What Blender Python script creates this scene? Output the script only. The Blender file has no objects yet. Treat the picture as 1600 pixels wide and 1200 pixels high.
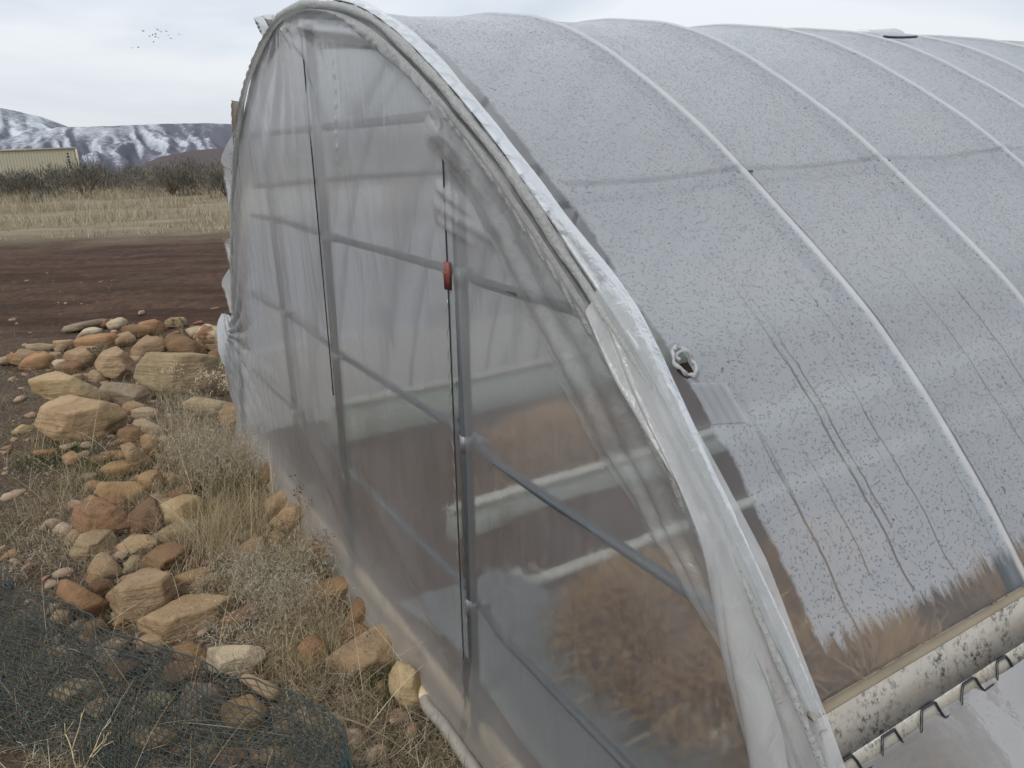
import bpy, bmesh, math, random
import numpy as np
from mathutils import Vector, Matrix
rng = np.random.default_rng(7); random.seed(7)
SC = bpy.context.scene
COL = SC.collection
# ---------------------------------------------------------------- camera
PITCH, ROLL, WALL_ANG, EYE = 0.31215333, -0.03691722, -1.04041107, 1.65
fw = Vector((0, math.cos(PITCH), -math.sin(PITCH))); up0 = Vector((0, math.sin(PITCH), math.cos(PITCH))); rt0 = Vector((1, 0, 0))
rt = rt0*math.cos(ROLL) + up0*math.sin(ROLL); up = -rt0*math.sin(ROLL) + up0*math.cos(ROLL)
cam = bpy.data.cameras.new("camera"); camo = bpy.data.objects.new("camera", cam); COL.objects.link(camo)
cam.sensor_width = 36; cam.lens = 36*1202/1600; cam.clip_start = 0.05; cam.clip_end = 30000
camo.matrix_world = Matrix(((rt.x, up.x, -fw.x, 0), (rt.y, up.y, -fw.y, 0), (rt.z, up.z, -fw.z, EYE), (0, 0, 0, 1)))
SC.camera = camo
# ---------------------------------------------------------------- world: overcast sky
SUN_EL, SUN_AZ = math.radians(52), math.radians(215)   # azimuth clockwise from +Y
w = bpy.data.worlds.new("World"); SC.world = w; w.use_nodes = True
nt = w.node_tree; nt.nodes.clear()
def nd(nt, t, **k):
    n = nt.nodes.new(t)
    for a, b in k.items():
        if a == 'inp':
            for q, v in b.items(): n.inputs[q].default_value = v
        else: setattr(n, a, b)
    return n
out = nd(nt, 'ShaderNodeOutputWorld'); bg = nd(nt, 'ShaderNodeBackground'); bg.inputs[1].default_value = 0.1
sky = nd(nt, 'ShaderNodeTexSky', sky_type='NISHITA', sun_disc=False, sun_elevation=SUN_EL, sun_rotation=SUN_AZ, air_density=1.0, dust_density=2.0)
tc = nd(nt, 'ShaderNodeTexCoord'); mp = nd(nt, 'ShaderNodeMapping'); mp.inputs['Scale'].default_value = (1.2, 1.2, 5.0); mp.inputs['Rotation'].default_value = (0.1, 0.12, 0.6)
nz = nd(nt, 'ShaderNodeTexNoise', inp={'Scale': 1.6, 'Detail': 5.0, 'Roughness': 0.5, 'Distortion': 0.4})
rp = nd(nt, 'ShaderNodeValToRGB'); rp.color_ramp.elements[0].position = 0.40; rp.color_ramp.elements[1].position = 0.60
rp.color_ramp.elements[0].color = (6.1, 6.85, 7.75, 1); rp.color_ramp.elements[1].color = (8.6, 8.9, 9.3, 1)
sep = nd(nt, 'ShaderNodeSeparateXYZ'); mr = nd(nt, 'ShaderNodeMapRange', inp={1: 0.0, 2: 0.55, 3: 0.92, 4: 1.22})
mul = nd(nt, 'ShaderNodeMix', data_type='RGBA', blend_type='MULTIPLY', inp={0: 1.0})
mx = nd(nt, 'ShaderNodeMix', data_type='RGBA', inp={0: 0.88})
L = nt.links.new
L(tc.outputs['Generated'], mp.inputs[0]); L(mp.outputs[0], nz.inputs['Vector']); L(nz.outputs[0], rp.inputs[0])
L(tc.outputs['Generated'], sep.inputs[0]); L(sep.outputs[2], mr.inputs[0]); L(mr.outputs[0], mul.inputs[7]); L(rp.outputs[0], mul.inputs[6])
L(sky.outputs[0], mx.inputs[6]); L(mul.outputs[2], mx.inputs[7]); L(mx.outputs[2], bg.inputs[0]); L(bg.outputs[0], out.inputs[0])
sl = bpy.data.lights.new("sun", 'SUN'); sl.energy = 1.9; sl.angle = math.radians(16); sl.color = (1.0, 0.95, 0.88)
so = bpy.data.objects.new("sun", sl); COL.objects.link(so)
sd = Vector((math.sin(SUN_AZ)*math.cos(SUN_EL), math.cos(SUN_AZ)*math.cos(SUN_EL), math.sin(SUN_EL)))
so.rotation_euler = (-sd).to_track_quat('-Z', 'Y').to_euler(); so.location = (-20, -20, 30)
SC.view_settings.view_transform = 'Standard'; SC.view_settings.look = 'None'; SC.view_settings.exposure = 0.12; SC.view_settings.gamma = 1.0
SC.view_settings.use_curve_mapping = False
SC.render.engine = 'CYCLES'
cy = SC.cycles; cy.max_bounces = 14; cy.transparent_max_bounces = 24; cy.diffuse_bounces = 6; cy.transmission_bounces = 12; cy.glossy_bounces = 3
cy.use_denoising = True; cy.caustics_reflective = False; cy.caustics_refractive = True; cy.sample_clamp_indirect = 6
# ---------------------------------------------------------------- helpers
def lookup(q, xs, ys): return np.interp(q, xs, ys)
def vnoise(x, y, seed=0):
    x = np.asarray(x, float); y = np.asarray(y, float)
    tab = np.random.default_rng(1000+seed).random((256, 256))
    xi = np.floor(x).astype(int); yi = np.floor(y).astype(int); fx = x-xi; fy = y-yi
    fx = fx*fx*(3-2*fx); fy = fy*fy*(3-2*fy)
    g = lambda a, b: tab[a % 256, b % 256]
    return (g(xi, yi)*(1-fx)+g(xi+1, yi)*fx)*(1-fy)+(g(xi, yi+1)*(1-fx)+g(xi+1, yi+1)*fx)*fy
def fbm(x, y, seed=0, octv=4, rough=0.5):
    t = 0; a = 1; s = 0
    for i in range(octv):
        t = t+a*vnoise(np.asarray(x)*2**i, np.asarray(y)*2**i, seed+i*7); s += a; a *= rough
    return t/s
def sstep(a, b, x):
    t = np.clip((np.asarray(x, float)-a)/(b-a), 0, 1); return t*t*(3-2*t)
def mesh_np(name, V, F, smooth=True):
    """V (N,3); F list of (K,n) index arrays."""
    me = bpy.data.meshes.new(name); V = np.asarray(V, np.float32)
    me.vertices.add(len(V)); me.vertices.foreach_set('co', V.ravel())
    Fs = [np.asarray(f, np.int32) for f in (F if isinstance(F, list) else [F]) if len(f)]
    loops = np.concatenate([f.ravel() for f in Fs]); tot = np.concatenate([np.full(len(f), f.shape[1], np.int32) for f in Fs])
    st = np.concatenate([[0], np.cumsum(tot)[:-1]]).astype(np.int32)
    me.loops.add(len(loops)); me.loops.foreach_set('vertex_index', loops)
    me.polygons.add(len(tot)); me.polygons.foreach_set('loop_start', st); me.polygons.foreach_set('loop_total', tot)
    if smooth: me.polygons.foreach_set('use_smooth', np.ones(len(tot), bool))
    me.update(calc_edges=True); me.validate()
    return me
def link(name, me, mat=None, parent=None, loc=None):
    o = bpy.data.objects.new(name, me); COL.objects.link(o)
    if mat is not None and me is not None and not me.materials: me.materials.append(mat)
    if parent is not None: o.parent = parent
    if loc is not None: o.location = loc
    return o
def tag(o, label=None, cat=None, group=None, kind=None):
    for k, v in (('label', label), ('category', cat), ('group', group), ('kind', kind)):
        if v: o[k] = v
    return o
def grid_faces(n, m, off=0):
    i, j = np.meshgrid(np.arange(n-1), np.arange(m-1), indexing='ij'); a = (i*m+j).ravel()+off
    return np.stack([a, a+m, a+m+1, a+1], 1)
def tube_arr(P, R, k=6, flat=None):
    P = np.asarray(P, float); n = len(P); R = np.broadcast_to(np.asarray(R, float), (n,))
    T = np.gradient(P, axis=0); T /= np.linalg.norm(T, axis=1)[:, None]+1e-12
    ref = np.array([0, 0, 1.0]) if abs(T[:, 2]).mean() < 0.85 else np.array([1.0, 0, 0])
    A = np.cross(T, ref); A /= np.linalg.norm(A, axis=1)[:, None]+1e-12; B = np.cross(T, A)
    th = np.arange(k)*2*math.pi/k
    V = P[:, None]+R[:, None, None]*(np.cos(th)[None, :, None]*A[:, None]+np.sin(th)[None, :, None]*B[:, None])
    i, j = np.meshgrid(np.arange(n-1), np.arange(k), indexing='ij'); a = i*k+j; b = i*k+(j+1) % k
    F = np.stack([a, b, b+k, a+k], -1).reshape(-1, 4)
    return V.reshape(-1, 3), F
class MB:
    def __init__(s): s.V = []; s.F = {}; s.n = 0
    def add(s, V, *Fs):
        V = np.asarray(V, float)
        for F in Fs:
            F = np.asarray(F)
            if len(F): s.F.setdefault(F.shape[1], []).append(F+s.n)
        s.V.append(V); s.n += len(V)
    def tube(s, P, R, k=6):
        V, F = tube_arr(P, R, k); s.add(V, F)
        n = len(P)
        caps = [np.array([[0]+list(range(k-1, 0, -1))]), np.array([[(n-1)*k+i for i in range(k)]])]
        for c in caps: s.F.setdefault(k, []).append(c+s.n-len(V))
    def box(s, c, h, M=None):
        q = np.array([[x, y, z] for x in (-1, 1) for y in (-1, 1) for z in (-1, 1)], float)*np.asarray(h)
        if M is not None: q = q@np.asarray(M).T
        s.add(q+np.asarray(c), [[0, 1, 3, 2], [4, 6, 7, 5], [0, 4, 5, 1], [2, 3, 7, 6], [0, 2, 6, 4], [1, 5, 7, 3]])
    def build(s, name, mat, parent=None, smooth=True):
        me = mesh_np(name, np.concatenate(s.V), [np.concatenate(f) for f in s.F.values()], smooth)
        return link(name, me, mat, parent)
# ---- material helper
class Mat:
    def __init__(s, name):
        s.m = bpy.data.materials.new(name); s.m.use_nodes = True; s.t = s.m.node_tree; s.t.nodes.clear()
        s.out = s.n('ShaderNodeOutputMaterial')
    def n(s, t, **k): return nd(s.t, t, **k)
    def l(s, a, b): s.t.links.new(a, b)
    def coord(s, which='Object', scale=(1, 1, 1), rot=(0, 0, 0)):
        c = s.n('ShaderNodeTexCoord'); m = s.n('ShaderNodeMapping'); m.inputs['Scale'].default_value = scale; m.inputs['Rotation'].default_value = rot
        s.l(c.outputs[which], m.inputs[0]); return m.outputs[0]
    def geo(s, scale=(1, 1, 1)):
        c = s.n('ShaderNodeNewGeometry'); m = s.n('ShaderNodeMapping'); m.inputs['Scale'].default_value = scale
        s.l(c.outputs['Position'], m.inputs[0]); return m.outputs[0]
    def noise(s, vec, scale, detail=4, rough=0.55, dist=0.0):
        n = s.n('ShaderNodeTexNoise', inp={'Scale': scale, 'Detail': detail, 'Roughness': rough, 'Distortion': dist})
        s.l(vec, n.inputs['Vector']); return n.outputs[0]
    def ramp(s, fac, stops):
        r = s.n('ShaderNodeValToRGB'); e = r.color_ramp.elements
        while len(e) < len(stops): e.new(0.5)
        for q, (p, c) in zip(e, stops):
            q.position = p; q.color = (c, c, c, 1) if isinstance(c, (int, float)) else (*c, 1)
        s.l(fac, r.inputs[0]); return r.outputs[0]
    def mix(s, fac, a, b, mode='MIX'):
        n = s.n('ShaderNodeMix', data_type='RGBA', blend_type=mode)
        for v, i in ((fac, 0), (a, 6), (b, 7)):
            if isinstance(v, bpy.types.NodeSocket): s.l(v, n.inputs[i])
            else: n.inputs[i].default_value = v if i == 0 else (*v, 1)
        return n.outputs[2]
    def math(s, op, a, b=None, c=None, clamp=False):
        n = s.n('ShaderNodeMath', operation=op, use_clamp=clamp)
        for i, v in enumerate((a, b, c)):
            if v is None: continue
            if isinstance(v, bpy.types.NodeSocket): s.l(v, n.inputs[i])
            else: n.inputs[i].default_value = v
        return n.outputs[0]
    def bump(s, h, strength=0.5, dist=0.01, normal=None):
        b = s.n('ShaderNodeBump', inp={'Strength': strength, 'Distance': dist}); s.l(h, b.inputs['Height'])
        if normal is not None: s.l(normal, b.inputs['Normal'])
        return b.outputs[0]
    def bsdf(s, color, rough=0.8, normal=None, metal=0.0, spec=0.3):
        b = s.n('ShaderNodeBsdfPrincipled'); b.inputs['Metallic'].default_value = metal; b.inputs['Specular IOR Level'].default_value = spec
        for v, k in ((color, 'Base Color'), (rough, 'Roughness')):
            if isinstance(v, bpy.types.NodeSocket): s.l(v, b.inputs[k])
            else: b.inputs[k].default_value = (*v, 1) if k == 'Base Color' else v
        if normal is not None: s.l(normal, b.inputs['Normal'])
        return b.outputs[0]
    def mixs(s, fac, a, b):
        n = s.n('ShaderNodeMixShader')
        if isinstance(fac, bpy.types.NodeSocket): s.l(fac, n.inputs[0])
        else: n.inputs[0].default_value = fac
        s.l(a, n.inputs[1]); s.l(b, n.inputs[2]); return n.outputs[0]
    def sh(s, t, color=(1, 1, 1), normal=None, **k):
        n = s.n(t)
        if isinstance(color, bpy.types.NodeSocket): s.l(color, n.inputs['Color'])
        else: n.inputs['Color'].default_value = (*color, 1)
        for q, v in k.items(): n.inputs[q].default_value = v
        if normal is not None and 'Normal' in n.inputs: s.l(normal, n.inputs['Normal'])
        return n.outputs[0]
    def done(s, shader): s.l(shader, s.out.inputs[0]); return s.m
# ---------------------------------------------------------------- materials
def film_shader(M, veil, normal, col=(0.86, 0.88, 0.88), blur=0.45, rough=0.45, gloss=0.5, grough=0.22, transl=0.55, clearcol=(0.95, 0.96, 0.96)):
    tr = M.sh('ShaderNodeBsdfTransparent', clearcol)
    rf = M.sh('ShaderNodeBsdfRefraction', clearcol, normal, Roughness=rough, IOR=1.03)
    clear = M.mixs(blur, tr, rf)
    milk = M.mixs(transl, M.sh('ShaderNodeBsdfDiffuse', col, normal), M.sh('ShaderNodeBsdfTranslucent', col, normal))
    body = M.mixs(veil, clear, milk)
    fr = M.n('ShaderNodeFresnel', inp={'IOR': 1.35})
    if normal is not None: M.l(normal, fr.inputs['Normal'])
    g = M.sh('ShaderNodeBsdfGlossy', (1, 1, 1), normal, Roughness=grough)
    return M.mixs(M.math('MULTIPLY', fr.outputs[0], gloss), body, g)
def mat_end_film():
    M = Mat('end_wall_polyethylene'); c = M.coord()
    big = M.noise(c, 1.3, 4, 0.6); streak = M.noise(M.coord(scale=(14, 14, 0.9)), 3.0, 5, 0.65, 0.3)
    fine = M.noise(M.coord(scale=(1, 1, 1), rot=(0, 0.6, 0)), 40, 4, 0.7)
    scr = M.noise(M.coord(scale=(60, 60, 2.0), rot=(0, 0.5, 0)), 2.0, 3, 0.6)
    sep = M.n('ShaderNodeSeparateXYZ'); M.l(c, sep.inputs[0]); z = sep.outputs[2]; x = sep.outputs[0]
    v = M.math('ADD', M.math('MULTIPLY', M.math('SUBTRACT', big, 0.5), 0.30), 0.175)
    v = M.math('ADD', v, M.math('MULTIPLY', M.math('SUBTRACT', streak, 0.5), 0.13))
    v = M.math('ADD', v, M.math('MULTIPLY', M.ramp(fine, [(0.55, 0.0), (0.8, 1.0)]), 0.06))
    v = M.math('ADD', v, M.math('MULTIPLY', M.ramp(scr, [(0.62, 0.0), (0.72, 1.0)]), 0.07))
    # condensed dew in the upper part, splashed soil dust along the foot
    dew = M.math('MULTIPLY', M.ramp(M.math('ADD', z, M.math('MULTIPLY', big, 0.35)), [(0.0, 0.0), (1.0, 1.0)]), 0.0)
    up_ = M.n('ShaderNodeMapRange', inp={1: 0.80, 2: 1.65, 3: 0.0, 4: 0.33}); M.l(M.math('ADD', z, M.math('MULTIPLY', M.math('SUBTRACT', big, 0.5), 0.5)), up_.inputs[0])
    dust = M.n('ShaderNodeMapRange', inp={1: 0.03, 2: 0.34, 3: 0.36, 4: 0.0}); M.l(M.math('ADD', z, M.math('MULTIPLY', M.math('SUBTRACT', streak, 0.5), 0.25)), dust.inputs[0])
    left = M.n('ShaderNodeMapRange', inp={1: -2.2, 2: -3.9, 3: 0.0, 4: 0.14}); M.l(x, left.inputs[0])
    v = M.math('ADD', v, up_.outputs[0]); v = M.math('ADD', v, left.outputs[0])
    v = M.math('ADD', v, dust.outputs[0], clamp=True)
    v = M.math('MINIMUM', v, 0.88)
    # wet film clings to the near post and turns clear there
    px = M.math('ADD', M.math('MULTIPLY', z, 0.0471), -1.607); cl = M.n('ShaderNodeMapRange', inp={1: 0.015, 2: 0.021, 3: 1.0, 4: 0.0}); M.l(M.math('ADD', M.math('ABSOLUTE', M.math('SUBTRACT', x, px)), M.math('MULTIPLY', M.math('SUBTRACT', streak, 0.5), 0.012)), cl.inputs[0])
    cz = M.n('ShaderNodeMapRange', inp={1: 1.15, 2: 1.5, 3: 1.0, 4: 0.0}); M.l(z, cz.inputs[0]); cb = M.n('ShaderNodeMapRange', inp={1: 0.05, 2: 0.45, 3: 0.3, 4: 1.0}); M.l(z, cb.inputs[0])
    cling = M.math('MULTIPLY', cl.outputs[0], M.math('MULTIPLY', cz.outputs[0], cb.outputs[0]))
    v = M.math('MULTIPLY', v, M.math('SUBTRACT', 1.0, M.math('MULTIPLY', cling, 0.62)))
    col = M.mix(M.math('MULTIPLY', dust.outputs[0], 2.2, clamp=True), (0.74, 0.745, 0.75), (0.58, 0.51, 0.43))
    h = M.math('ADD', M.math('MULTIPLY', M.noise(M.coord(scale=(4, 4, 1.3)), 2.2, 4, 0.5, 0.9), 1.0), M.math('MULTIPLY', M.noise(c, 22, 3), 0.12))
    # a row of small dents beside the middle post
    w1 = M.math('SUBTRACT', x, M.math('ADD', M.math('MULTIPLY', z, 0.18), -2.54))
    w1 = M.math('MULTIPLY', M.math('ABSOLUTE', w1), 60.0); dent = M.math('SUBTRACT', 1.0, w1, clamp=True)
    rowz = M.math('ABSOLUTE', M.math('SUBTRACT', M.math('FRACT', M.math('MULTIPLY', z, 26.0)), 0.5))
    rz = M.math('SUBTRACT', 1.0, M.math('MULTIPLY', rowz, 3.0), clamp=True)
    msk = M.n('ShaderNodeMapRange', inp={1: 1.56, 2: 1.64, 3: 0.0, 4: 1.0}); M.l(z, msk.inputs[0])
    msk2 = M.n('ShaderNodeMapRange', inp={1: 1.84, 2: 1.90, 3: 1.0, 4: 0.0}); M.l(z, msk2.inputs[0])
    dent = M.math('MULTIPLY', M.math('MULTIPLY', dent, rz), M.math('MULTIPLY', msk.outputs[0], msk2.outputs[0]))
    h = M.math('ADD', h, M.math('MULTIPLY', dent, 0.35))
    nrm = M.bump(h, 0.45, 0.02)
    return M.done(film_shader(M, v, nrm, col, blur=M.math('SUBTRACT', 0.72, M.math('MULTIPLY', cling, 0.7)), rough=0.31, gloss=0.7, grough=0.16))
def mat_film(name, veil, col=(0.86, 0.88, 0.88), scale=(6, 6, 6), bump=0.5, specks=0.0, blur=0.5, gloss=0.7, grough=0.2, nscale=4.0, var=0.3):
    M = Mat(name); c = M.coord(scale=scale); n1 = M.noise(c, nscale, 5, 0.6, 0.4)
    v = M.math('ADD', M.math('MULTIPLY', M.math('SUBTRACT', n1, 0.5), var), veil, clamp=True)
    colr = M.mix(M.noise(M.coord(), 2.5, 3), tuple(q*0.93 for q in col), col)
    if specks:
        s1 = M.ramp(M.noise(M.coord(), 190, 3, 0.7), [(0.60, 0.0), (0.66, 1.0)]); s2 = M.ramp(M.noise(M.coord(), 7, 4, 0.6), [(0.45, 0.0), (0.62, 1.0)])
        colr = M.mix(M.math('MULTIPLY', M.math('MULTIPLY', s1, s2), specks), colr, (0.05, 0.045, 0.04))
    nrm = M.bump(n1, bump, 0.01)
    return M.done(film_shader(M, v, nrm, colr, blur=blur, gloss=gloss, grough=grough))
def mat_roof():
    M = Mat('condensation_covered_film')
    uv = M.n('ShaderNodeUVMap').outputs[0]
    def uvs(sx, sy):
        m = M.n('ShaderNodeMapping'); m.inputs['Scale'].default_value = (sx, sy, 1); M.l(uv, m.inputs[0]); return m.outputs[0]
    sep = M.n('ShaderNodeSeparateXYZ'); M.l(uv, sep.inputs[0]); u, v = sep.outputs[0], sep.outputs[1]
    # where the fog of droplets lies
    rag = M.noise(uvs(70, 3.0), 1.0, 5, 0.75); rag2 = M.noise(uvs(4, 2), 1.0, 3)
    lo = M.math('ADD', M.math('MULTIPLY', M.math('SUBTRACT', rag, 0.5), 0.10), M.math('MULTIPLY', M.math('SUBTRACT', rag2, 0.5), 0.10))
    cov = M.n('ShaderNodeMapRange', inp={1: V_HIP+0.075, 2: V_HIP+0.10, 3: 0.0, 4: 1.0}); M.l(M.math('ADD', v, lo), cov.inputs[0])
    edge = M.n('ShaderNodeMapRange', inp={1: 0.078, 2: 0.088, 3: 0.0, 4: 1.0})
    M.l(M.math('ADD', u, M.math('ADD', M.math('MULTIPLY', M.math('SUBTRACT', M.noise(uvs(6, 9), 1.0, 5, 0.7), 0.5), 0.05), M.math('MULTIPLY', M.math('SUBTRACT', M.noise(uvs(2, 2.3), 1.0, 2), 0.5), 0.07))), edge.inputs[0])
    # run-off streaks
    wob = M.math('MULTIPLY', M.math('SUBTRACT', M.noise(uvs(0.01, 7), 1.0, 3), 0.5), 0.03)
    uu = M.math('ADD', u, wob)
    strk = None
    for u0, v0, v1, wd in ((0.165, V_HIP+0.03, V_HIP+0.56, .0035), (0.315, V_HIP+0.1, V_HIP+0.95, .004), (0.335, V_HIP+0.2, V_HIP+0.85, .003), (0.245, V_HIP+0.15, V_HIP+0.42, .0028), (0.42, V_HIP+0.1, V_HIP+0.7, .0025), (0.78, V_HIP+0.1, V_HIP+0.9, .003), (0.9, V_HIP+0.3, V_HIP+0.8, .003), (1.3, V_HIP+.2, V_HIP+.9, .003)):
        d = M.math('ABSOLUTE', M.math('SUBTRACT', uu, u0)); k = M.math('SUBTRACT', 1.0, M.math('DIVIDE', d, wd), clamp=True)
        fd = M.n('ShaderNodeMapRange', inp={1: v1, 2: v1-(v1-v0)*0.55, 3: 0.0, 4: 1.0}); M.l(M.math('ADD', v, M.math('MULTIPLY', M.math('SUBTRACT', rag2, 0.5), 0.2)), fd.inputs[0]); k = M.math('MULTIPLY', M.math('GREATER_THAN', M.math('ADD', k, M.math('MULTIPLY', M.math('SUBTRACT', rag, 0.5), 0.7)), 0.35), M.math('MULTIPLY', M.math('GREATER_THAN', v, v0), fd.outputs[0]))
        strk = k if strk is None else M.math('MAXIMUM', strk, k)
    thin = M.ramp(M.noise(uvs(75, 1.1), 1.0, 3, 0.5), [(0.66, 0.0), (0.72, 1.0)])
    low = M.n('ShaderNodeMapRange', inp={1: V_HIP+0.75, 2: V_HIP+1.0, 3: 1.0, 4: 0.0}); M.l(v, low.inputs[0])
    thin = M.math('MULTIPLY', M.math('MULTIPLY', thin, low.outputs[0]), 0.45)
    # droplets
    wv = M.n('ShaderNodeMix', data_type='RGBA', inp={0: 0.02}); M.l(uv, wv.inputs[6])
    nn = M.n('ShaderNodeTexNoise', inp={'Scale': 60.0, 'Detail': 2.0}); M.l(uv, nn.inputs['Vector']); M.l(nn.outputs['Color'], wv.inputs[7])
    vo = M.n('ShaderNodeTexVoronoi', inp={'Scale': 180.0, 'Randomness': 1.0}); M.l(wv.outputs[2], vo.inputs['Vector'])
    vo2 = M.n('ShaderNodeTexVoronoi', inp={'Scale': 75.0, 'Randomness': 1.0}); M.l(wv.outputs[2], vo2.inputs['Vector'])
    sc1 = M.n('ShaderNodeSeparateColor'); M.l(vo.outputs['Color'], sc1.inputs[0]); sc2 = M.n('ShaderNodeSeparateColor'); M.l(vo2.outputs['Color'], sc2.inputs[0])
    r1 = M.math('ADD', M.math('MULTIPLY', sc1.outputs[0], 0.42), 0.06)
    d1 = M.math('SUBTRACT', 1.0, M.math('DIVIDE', vo.outputs['Distance'], r1), clamp=True)
    bigz = M.ramp(M.noise(uvs(2.6, 1.4), 1.0, 4, 0.6), [(0.50, 0.0), (0.66, 1.0)])
    thr = M.n('ShaderNodeMapRange', inp={1: 0.0, 2: 1.0, 3: 0.975, 4: 0.80}); M.l(M.math('MULTIPLY', bigz, low.outputs[0]), thr.inputs[0])
    sel = M.math('GREATER_THAN', sc2.outputs[1], thr.outputs[0])
    d2 = M.math('MULTIPLY', M.math('SUBTRACT', 1.0, M.math('DIVIDE', vo2.outputs['Distance'], M.math('ADD', M.math('MULTIPLY', sc2.outputs[0], 0.26), 0.10)), clamp=True), sel)
    drop = M.math('MAXIMUM', M.math('MULTIPLY', M.math('GREATER_THAN', d1, 0.22), 0.10), M.math('MULTIPLY', M.math('GREATER_THAN', d2, 0.15), 0.55))
    C = M.math('MULTIPLY', M.math('MULTIPLY', cov.outputs[0], edge.outputs[0]), M.math('SUBTRACT', 1.0, M.math('MULTIPLY', strk, 0.75)))
    C = M.math('MULTIPLY', C, M.math('SUBTRACT', 1.0, thin))
    C2 = M.math('MULTIPLY', C, M.math('SUBTRACT', 1.0, drop))
    hd = M.n('ShaderNodeAttribute', attribute_name='hoopdist').outputs['Fac']
    on = M.n('ShaderNodeMapRange', inp={1: 0.002, 2: 0.008, 3: 1.0, 4: 0.0}); M.l(M.math('ABSOLUTE', M.math('ADD', hd, 0.004)), on.inputs[0])  # pale line along each hoop: sky highlight painted into veil and colour
    gap = M.math('MULTIPLY', M.math('GREATER_THAN', hd, 0.003), M.math('LESS_THAN', M.math('ADD', hd, M.math('MULTIPLY', M.math('SUBTRACT', rag2, 0.5), 0.03)), 0.017))
    C2 = M.math('MULTIPLY', C2, M.math('SUBTRACT', 1.0, M.math('MULTIPLY', gap, 0.9)))
    pd = M.math('DIVIDE', M.math('ABSOLUTE', M.math('SUBTRACT', v, M.math('ADD', V_PURLIN, M.math('MULTIPLY', M.math('SUBTRACT', rag2, 0.5), 0.006)))), 0.013)
    pband = M.math('MULTIPLY', M.math('SUBTRACT', 1.0, M.math('POWER', pd, 2.0), clamp=True), M.math('GREATER_THAN', u, 0.10))
    C2 = M.math('MULTIPLY', C2, M.math('SUBTRACT', 1.0, M.math('MULTIPLY', pband, 0.42)))
    C2 = M.math('MAXIMUM', C2, M.math('MULTIPLY', on.outputs[0], M.math('ADD', M.math('MULTIPLY', rag2, 0.4), 0.60)))
    veil = M.math('ADD', M.math('MULTIPLY', C2, 0.535), 0.14)
    hgt = M.math('MULTIPLY', C, M.math('ADD', M.math('POWER', d1, 0.5), M.math('MULTIPLY', M.math('POWER', d2, 0.5), 1.6)))
    nrm = M.bump(M.math('MULTIPLY', hgt, M.math('SUBTRACT', 1.0, on.outputs[0])), 1.0, 0.0032)
    nrm = M.bump(M.noise(uvs(5, 0.8), 3.0, 4, 0.55, 0.5), 0.25, 0.015, nrm)
    body = film_shader(M, veil, nrm, M.mix(on.outputs[0], (0.73, 0.775, 0.825), (0.80, 0.82, 0.845)), blur=M.math('ADD', 0.40, M.math('MULTIPLY', C, 0.57)), rough=0.55, gloss=0.65, grough=0.20, transl=M.math('SUBTRACT', 0.57, M.math('MULTIPLY', on.outputs[0], 0.22)))
    # the torn hole near the end hoop
    du = M.math('MULTIPLY', M.math('SUBTRACT', u, HOLE[0]), 1/0.021); dv = M.math('MULTIPLY', M.math('SUBTRACT', v, HOLE[1]), 1/0.034)
    rr = M.math('SQRT', M.math('ADD', M.math('MULTIPLY', du, du), M.math('MULTIPLY', dv, dv)))
    hole = M.math('LESS_THAN', M.math('ADD', rr, M.math('MULTIPLY', M.math('SUBTRACT', M.noise(uvs(45, 45), 1.0, 2), 0.5), 1.6)), 0.85)
    return M.done(M.mixs(hole, body, M.sh('ShaderNodeBsdfTransparent', (1, 1, 1))))
def mat_metal(name, col=(0.30, 0.34, 0.38), rough=0.45):
    M = Mat(name); c = M.coord(); n = M.noise(c, 30, 4, 0.65)
    return M.done(M.bsdf(M.mix(n, tuple(q*0.75 for q in col), tuple(q*1.15 for q in col)), M.ramp(n, [(0.3, rough-0.1), (0.7, rough+0.15)]), M.bump(n, 0.15, 0.002), metal=0.7, spec=0.5))
def mat_plain(name, col, rough=0.7, nscale=14.0, var=0.25, bump=0.2, spec=0.3):
    M = Mat(name); c = M.coord(); n = M.noise(c, nscale, 5, 0.65)
    return M.done(M.bsdf(M.mix(n, tuple(q*(1-var) for q in col), tuple(min(1, q*(1+var)) for q in col)), rough, M.bump(n, bump, 0.004), spec=spec))
def mat_mildew(name, col, amount=0.85):
    M = Mat(name); c = M.coord()
    n = M.noise(c, 6, 5, 0.6); s1 = M.ramp(M.noise(c, 95, 5, 0.8), [(0.48, 0.0), (0.58, 1.0)]); s2 = M.ramp(M.noise(c, 11, 5, 0.75, 0.5), [(0.45, 0.0), (0.58, 1.0)])
    colr = M.mix(n, tuple(q*0.7 for q in col), col)
    colr = M.mix(M.math('MULTIPLY', M.math('MULTIPLY', s1, s2), amount), colr, (0.03, 0.03, 0.032))
    st = M.ramp(M.noise(M.coord(scale=(30, 2, 2)), 2, 3), [(0.5, 0.0), (0.8, 0.6)])
    colr = M.mix(st, colr, (0.25, 0.20, 0.15))
    return M.done(M.bsdf(colr, 0.35, M.bump(M.noise(c, 40, 4), 0.3, 0.004), spec=0.5))
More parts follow.
